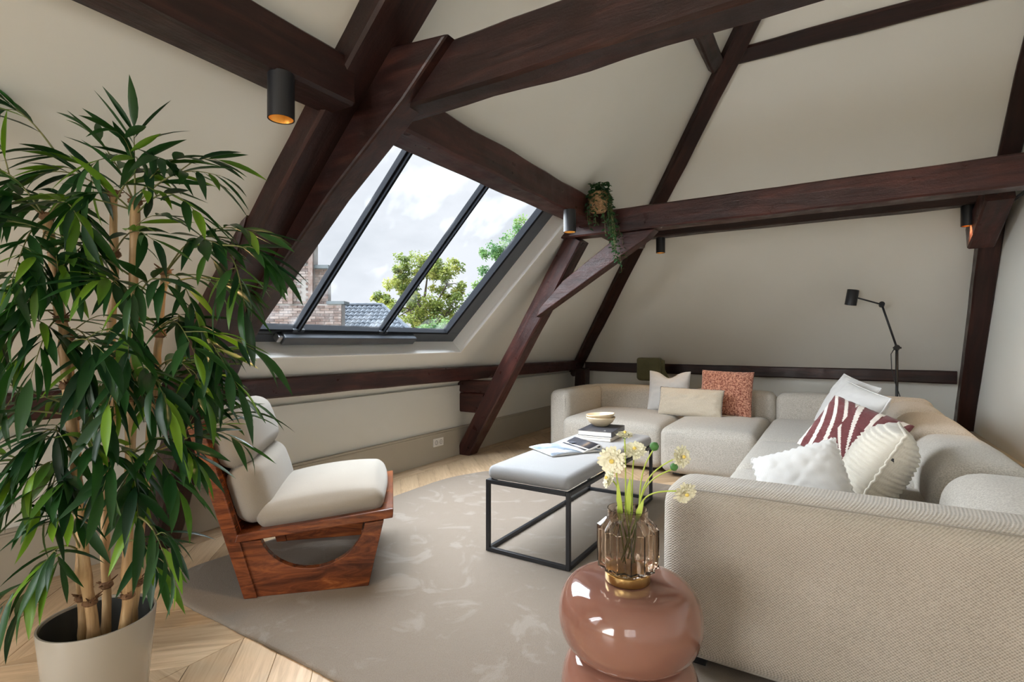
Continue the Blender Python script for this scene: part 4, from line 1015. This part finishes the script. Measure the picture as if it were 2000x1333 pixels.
# ------------------------------------------------------------------ outside: brick house, slate roof, trees, ground
AX = Vector((math.cos(YAW), math.sin(YAW), 0)); AD = Vector((-math.sin(YAW), math.cos(YAW), 0))
OM = Matrix.Translation((0, 0, 0)) @ Matrix.Rotation(YAW, 4, 'Z')   # local x = right, y = away
GZ = -8.0
brick_m = mat('weathered_brick', (.3, .2, .17), .9); q = NT(brick_m); at = q.n('ShaderNodeAttribute'); at.attribute_name = 'tint'
nn = q.noise(q.coord(), 6, 6, .7)
c = q.ramp(at.outputs['Fac'], [(0, (.07, .045, .04)), (.5, (.13, .085, .07)), (1, (.22, .17, .15))])
q.l(q.mix(q.ramp(nn, [(.42, (0, 0, 0)), (.66, (.6, .6, .6))]), c, (.27, .245, .24)), q.b.inputs['Base Color']); q.bump(nn, .4, .01)
mortar = varied('pale_mortar', (.20, .185, .175), (.26, .24, .23), 8, .9, .2)
slate = varied('grey_roof_tile', (.03, .04, .055), (.075, .09, .11), 9, .85, .3)
zinc = varied('zinc', (.07, .085, .095), (.11, .125, .135), 4, .5)
stone = varied('grey_stone', (.15, .145, .14), (.21, .20, .19), 5, .8)
def outb(b, name, m, parent): return b.build(name, m, parent, M=OM)
house = empty('brick_house', OM @ Vector((-5.0, 12.5, GZ))); tag(house, 'old brick house with a square tower outside the skylight', 'house')
outb(MB().box(-8.5, -3.93, 12.03, 12.3, GZ, 2.05).box(-6.9, -4.57, 12.03, 12.3, 2.05, 3.62).box(-4.57, -4.27, 12.13, 12.32, 2.05, 2.90), 'wall', mortar, house)
bb_ = MB(); tt = []
def bricks(x0, x1, z0, z1, y, holes=()):
    z_ = z0; r_ = 0
    while z_ + .052 <= z1:
        x_ = x0 - (.105 if r_ % 2 else 0)
        while x_ < x1:
            a, e = max(x0, x_), min(x1, x_ + .2)
            if e - a > .03 and not any(h0 < (a + e) / 2 < h1 and g0 < z_ + .026 < g1 for h0, h1, g0, g1 in holes):
                d = rnd.uniform(0, .008); bb_.box(a, e, y - .012 - d, y + .03, z_, z_ + .052); tt.extend([rnd.random()] * 8)
            x_ += .21
        z_ += .0625; r_ += 1
niche = (-4.94, -4.70, 2.12, 2.62)
bricks(-6.3, -3.93, .9, 2.05, 12.03); bricks(-5.9, -4.57, 2.06, 3.6, 12.03, [niche, (-4.86, -4.74, 2.95, 3.30)]); bricks(-4.57, -4.27, 2.06, 2.88, 12.13)
for pilx in (-5.55, -5.08, -4.62):   # pilasters of the tower
    bb_.box(pilx - .05, pilx + .05, 11.96, 12.03, 2.05, 3.6); tt.extend([.55] * 8)
for k in range(12):   # segmental arches over windows below and in the tower
    for cx_, cz_, rr_ in ((-5.05, 1.02, .42), (-4.1, .98, .42)):
        a = R(35 + 110 * k / 11); M = Matrix.Translation((cx_ + rr_ * math.cos(a), 12.0, cz_ + rr_ * math.sin(a) * .95)) @ Matrix.Rotation(-(a - R(90)), 4, 'Y')
        bb_.box(-.028, .028, -.03, .02, -.10, .10, M); tt.extend([rnd.random()] * 8)
o = outb(bb_, 'bricks', brick_m, house); tag(o, kind='stuff')
at = o.data.attributes.new('tint', 'FLOAT', 'POINT'); at.data.foreach_set('value', tt)
na = [(-4.92, 2.14), (-4.72, 2.14)] + [(-4.82 + .10 * math.cos(R(a)), 2.50 + .11 * math.sin(R(a))) for a in range(0, 181, 20)]
outb(MB().prism(na, 12.035, 12.06, 'y'), 'arched_niche', brick_m, house)
outb(MB().box(-4.86, -4.74, 12.0, 12.06, 2.95, 3.30), 'blind_window', stone, house)
outb(MB().box(-6.95, -4.52, 11.94, 12.4, 3.60, 3.66).box(-6.9, -4.48, 11.90, 12.42, 3.66, 3.72), 'cornice', stone, house)
outb(MB().box(-4.62, -4.52, 11.9, 12.0, 3.72, 3.80), 'finial', zinc, house)
outb(MB().box(-4.6, -4.24, 12.05, 12.4, 2.88, 2.96), 'parapet_cap', zinc, house)
outb(MB().box(-4.27, -3.86, 12.0, 12.4, 2.05, 2.12), 'roof_flashing', zinc, house)
# tiled roof right of the wall: slope facing the camera, hipped end at the right
tl = MB(); 
rz1, rz0 = 2.10, .85; ry1, ry0 = 13.3, 11.6
rows = 13
for i in range(rows):
    f_ = i / rows; z_ = rz0 + (rz1 - rz0) * f_; y_ = ry0 + (ry1 - ry0) * f_
    x0 = -4.4; x1 = -1.70 - 1.65 * f_
    x_ = x0 + (.0 if i % 2 else .0)
    while x_ < x1:
        dz = (rz1 - rz0) / rows; dy = (ry1 - ry0) / rows; w_ = min(.118, x1 - x_)
        a = [(x_, y_ - .02, z_ + .018), (x_ + w_ * .45, y_ - .02, z_ + .046), (x_ + w_ * .9, y_ - .02, z_ + .018), (x_ + w_, y_ - .02, z_ + .006)]
        e = [(p[0], p[1] + dy * 1.15 , p[2] + dz * 1.0 - .012) for p in a]
        lo_ = [(p[0], p[1], p[2] - .03) for p in a]
        tl.add(a + e + lo_, [(0, 1, 5, 4), (1, 2, 6, 5), (2, 3, 7, 6), (8, 9, 1, 0), (9, 10, 2, 1), (10, 11, 3, 2)])
        x_ += .122
rf_ = outb(MB().add([(-4.42, ry0, rz0 - .02), (-1.66, ry0, rz0 - .02), (-3.32, ry1, rz1 - .02), (-4.42, ry1, rz1 - .02), (-4.42, 13.9, rz0), (-1.66, 13.9, rz0)], [(0, 1, 2, 3), (3, 2, 5, 4), (1, 5, 2), (0, 3, 4), (0, 4, 5, 1)]), 'roof', zinc, house)
o = outb(tl, 'roof_tiles', slate, house); tag(o, kind='stuff')
outb(MB().tube([(-4.42, ry1, rz1 + .02), (-3.30, ry1, rz1 + .02)], .05, 8), 'ridge', slate, house)
outb(MB().tube([(-3.30, ry1, rz1 + .02), (-1.66, ry0, rz0 + .03)], .045, 8), 'hip_ridge', slate, house)
outb(MB().box(-3.93, -1.8, 11.75, 13.9, GZ, rz0 - .02), 'side_wall', mortar, house)
tag(struct(MB().box(-60, 10, -20, 70, GZ - .3, GZ).build('ground', varied('street_ground', (.14, .16, .10), (.20, .20, .17), .5, .9))))

bark = varied('tree_bark', (.06, .045, .03), (.12, .09, .065), 10, .9, .5)
def tree(label, base, blobs, n, cols, leaf=.11, seed=0, lean=(0, 0)):
    r_ = random.Random(seed); base = OM @ Vector((base[0], base[1], GZ)); root = empty('tree', base); tag(root, label, 'tree')
    B = [(OM @ Vector(c_), Vector(rr)) for c_, rr in blobs]
    mid = sum((b_[0] for b_ in B), Vector()) / len(B); fork = Vector((mid.x, mid.y, min(b_[0].z for b_ in B) - 1.2))
    MB().tube([base, base.lerp(fork, .5), fork, mid], [.32, .26, .2, .06], 10).build('trunk', bark, root, True)
    lb = MB(); tn = []; br = MB()
    for c_, rr in B:
        br.tube([fork, fork.lerp(c_, .6) + Vector((r_.uniform(-.2, .2), 0, .1)), c_], [.12, .06, .02], 6)
        clumps = [(c_ + Vector((r_.gauss(0, 1), r_.gauss(0, 1), r_.gauss(0, 1))).normalized() * 1.0 * r_.uniform(.35, 1.0) * rr.x) for _ in range(26)]
        clumps = [Vector((p.x, p.y, c_.z + (p.z - c_.z) * rr.z / rr.x)) for p in clumps]
        for p in clumps:
            if r_.random() < .5: br.tube([c_, c_.lerp(p, .55) + Vector((0, 0, .06)), p], [.03, .015, .005], 4)
            cr_ = rr.x * r_.uniform(.16, .34); t0 = r_.random()
            for k in range(n // (len(B) * 26)):
                d = Vector((r_.gauss(0, 1), r_.gauss(0, 1), r_.gauss(0, .8))).normalized() * cr_ * r_.random() ** .45
                a = Vector((r_.uniform(-1, 1), r_.uniform(-1, 1), r_.uniform(-1, .4))).normalized(); s_ = a.orthogonal().normalized(); s_ = Quaternion(a, r_.uniform(0, 6.28)) @ s_; l_ = leaf * r_.uniform(.6, 1.15)
                q0 = p + d; lb.add([q0, q0 + a * l_ * .5 + s_ * l_ * .3, q0 + a * l_, q0 + a * l_ * .5 - s_ * l_ * .3], [(0, 1, 2, 3)]); tn += [min(1, max(0, t0 * .7 + r_.random() * .3))] * 4
    br.build('branches', bark, root, True)
    m = mat('foliage_' + cols[0], cols[1], .6); q_ = NT(m); at = q_.n('ShaderNodeAttribute'); at.attribute_name = 'tint'
    col = q_.ramp(at.outputs['Fac'], [(0, cols[1]), (.5, cols[2]), (1, cols[3])]); q_.l(col, q_.b.inputs['Base Color'])
    tr = q_.n('ShaderNodeBsdfTranslucent'); q_.l(col, tr.inputs['Color']); ms = q_.n('ShaderNodeMixShader'); ms.inputs[0].default_value = .45
    q_.l(q_.b.outputs[0], ms.inputs[1]); q_.l(tr.outputs[0], ms.inputs[2]); q_.l(ms.outputs[0], q_.out.inputs[0])
    o = lb.build('foliage', m, root); tag(o, kind='stuff')
    a_ = o.data.attributes.new('tint', 'FLOAT', 'POINT'); a_.data.foreach_set('value', tn)
YG = ('yellow_green', (.045, .08, .02), (.15, .19, .035), (.34, .33, .08))
GR = ('green', (.025, .07, .026), (.065, .15, .045), (.18, .26, .07))
tree('yellow-green tree in the middle of the skylight view', (-3.6, 22), [((-4.6, 22, 3.9), Vector((.85, .8, .9))), ((-3.6, 22.4, 4.2), Vector((1.0, .9, .9))), ((-2.75, 22, 3.6), Vector((.9, .9, 1.1))), ((-5.4, 22, 2.6), Vector((.7, .7, .7))), ((-4.2, 21.5, 2.5), Vector((1.1, 1, 1.0))), ((-2.8, 21.6, 2.2), Vector((1.1, 1, 1.0)))], 17000, YG, .13, 3)
tree('darker green tree at the right side of the skylight', (.1, 24), [((-.35, 24, 5.0), Vector((1.1, 1, 1.1))), ((.7, 24, 5.8), Vector((1.2, 1, 1.2))), ((-.9, 23.6, 3.4), Vector((1.1, 1, 1.2))), ((.5, 23, 3.0), Vector((1.6, 1.4, 1.6))), ((-1.6, 22.6, 2.0), Vector((1.2, 1, 1.0))), ((1.4, 24, 4.2), Vector((1.6, 1.4, 1.6)))], 19000, GR, .13, 9)
tree('low bushy green tree behind the tiled roof', (-2.2, 19), [((-2.9, 19, 1.3), Vector((1.0, .9, .8))), ((-1.6, 19, 1.35), Vector((1.0, .9, .8))), ((-.4, 19.4, 1.6), Vector((1.1, 1, .9)))], 9000, GR, .12, 14)
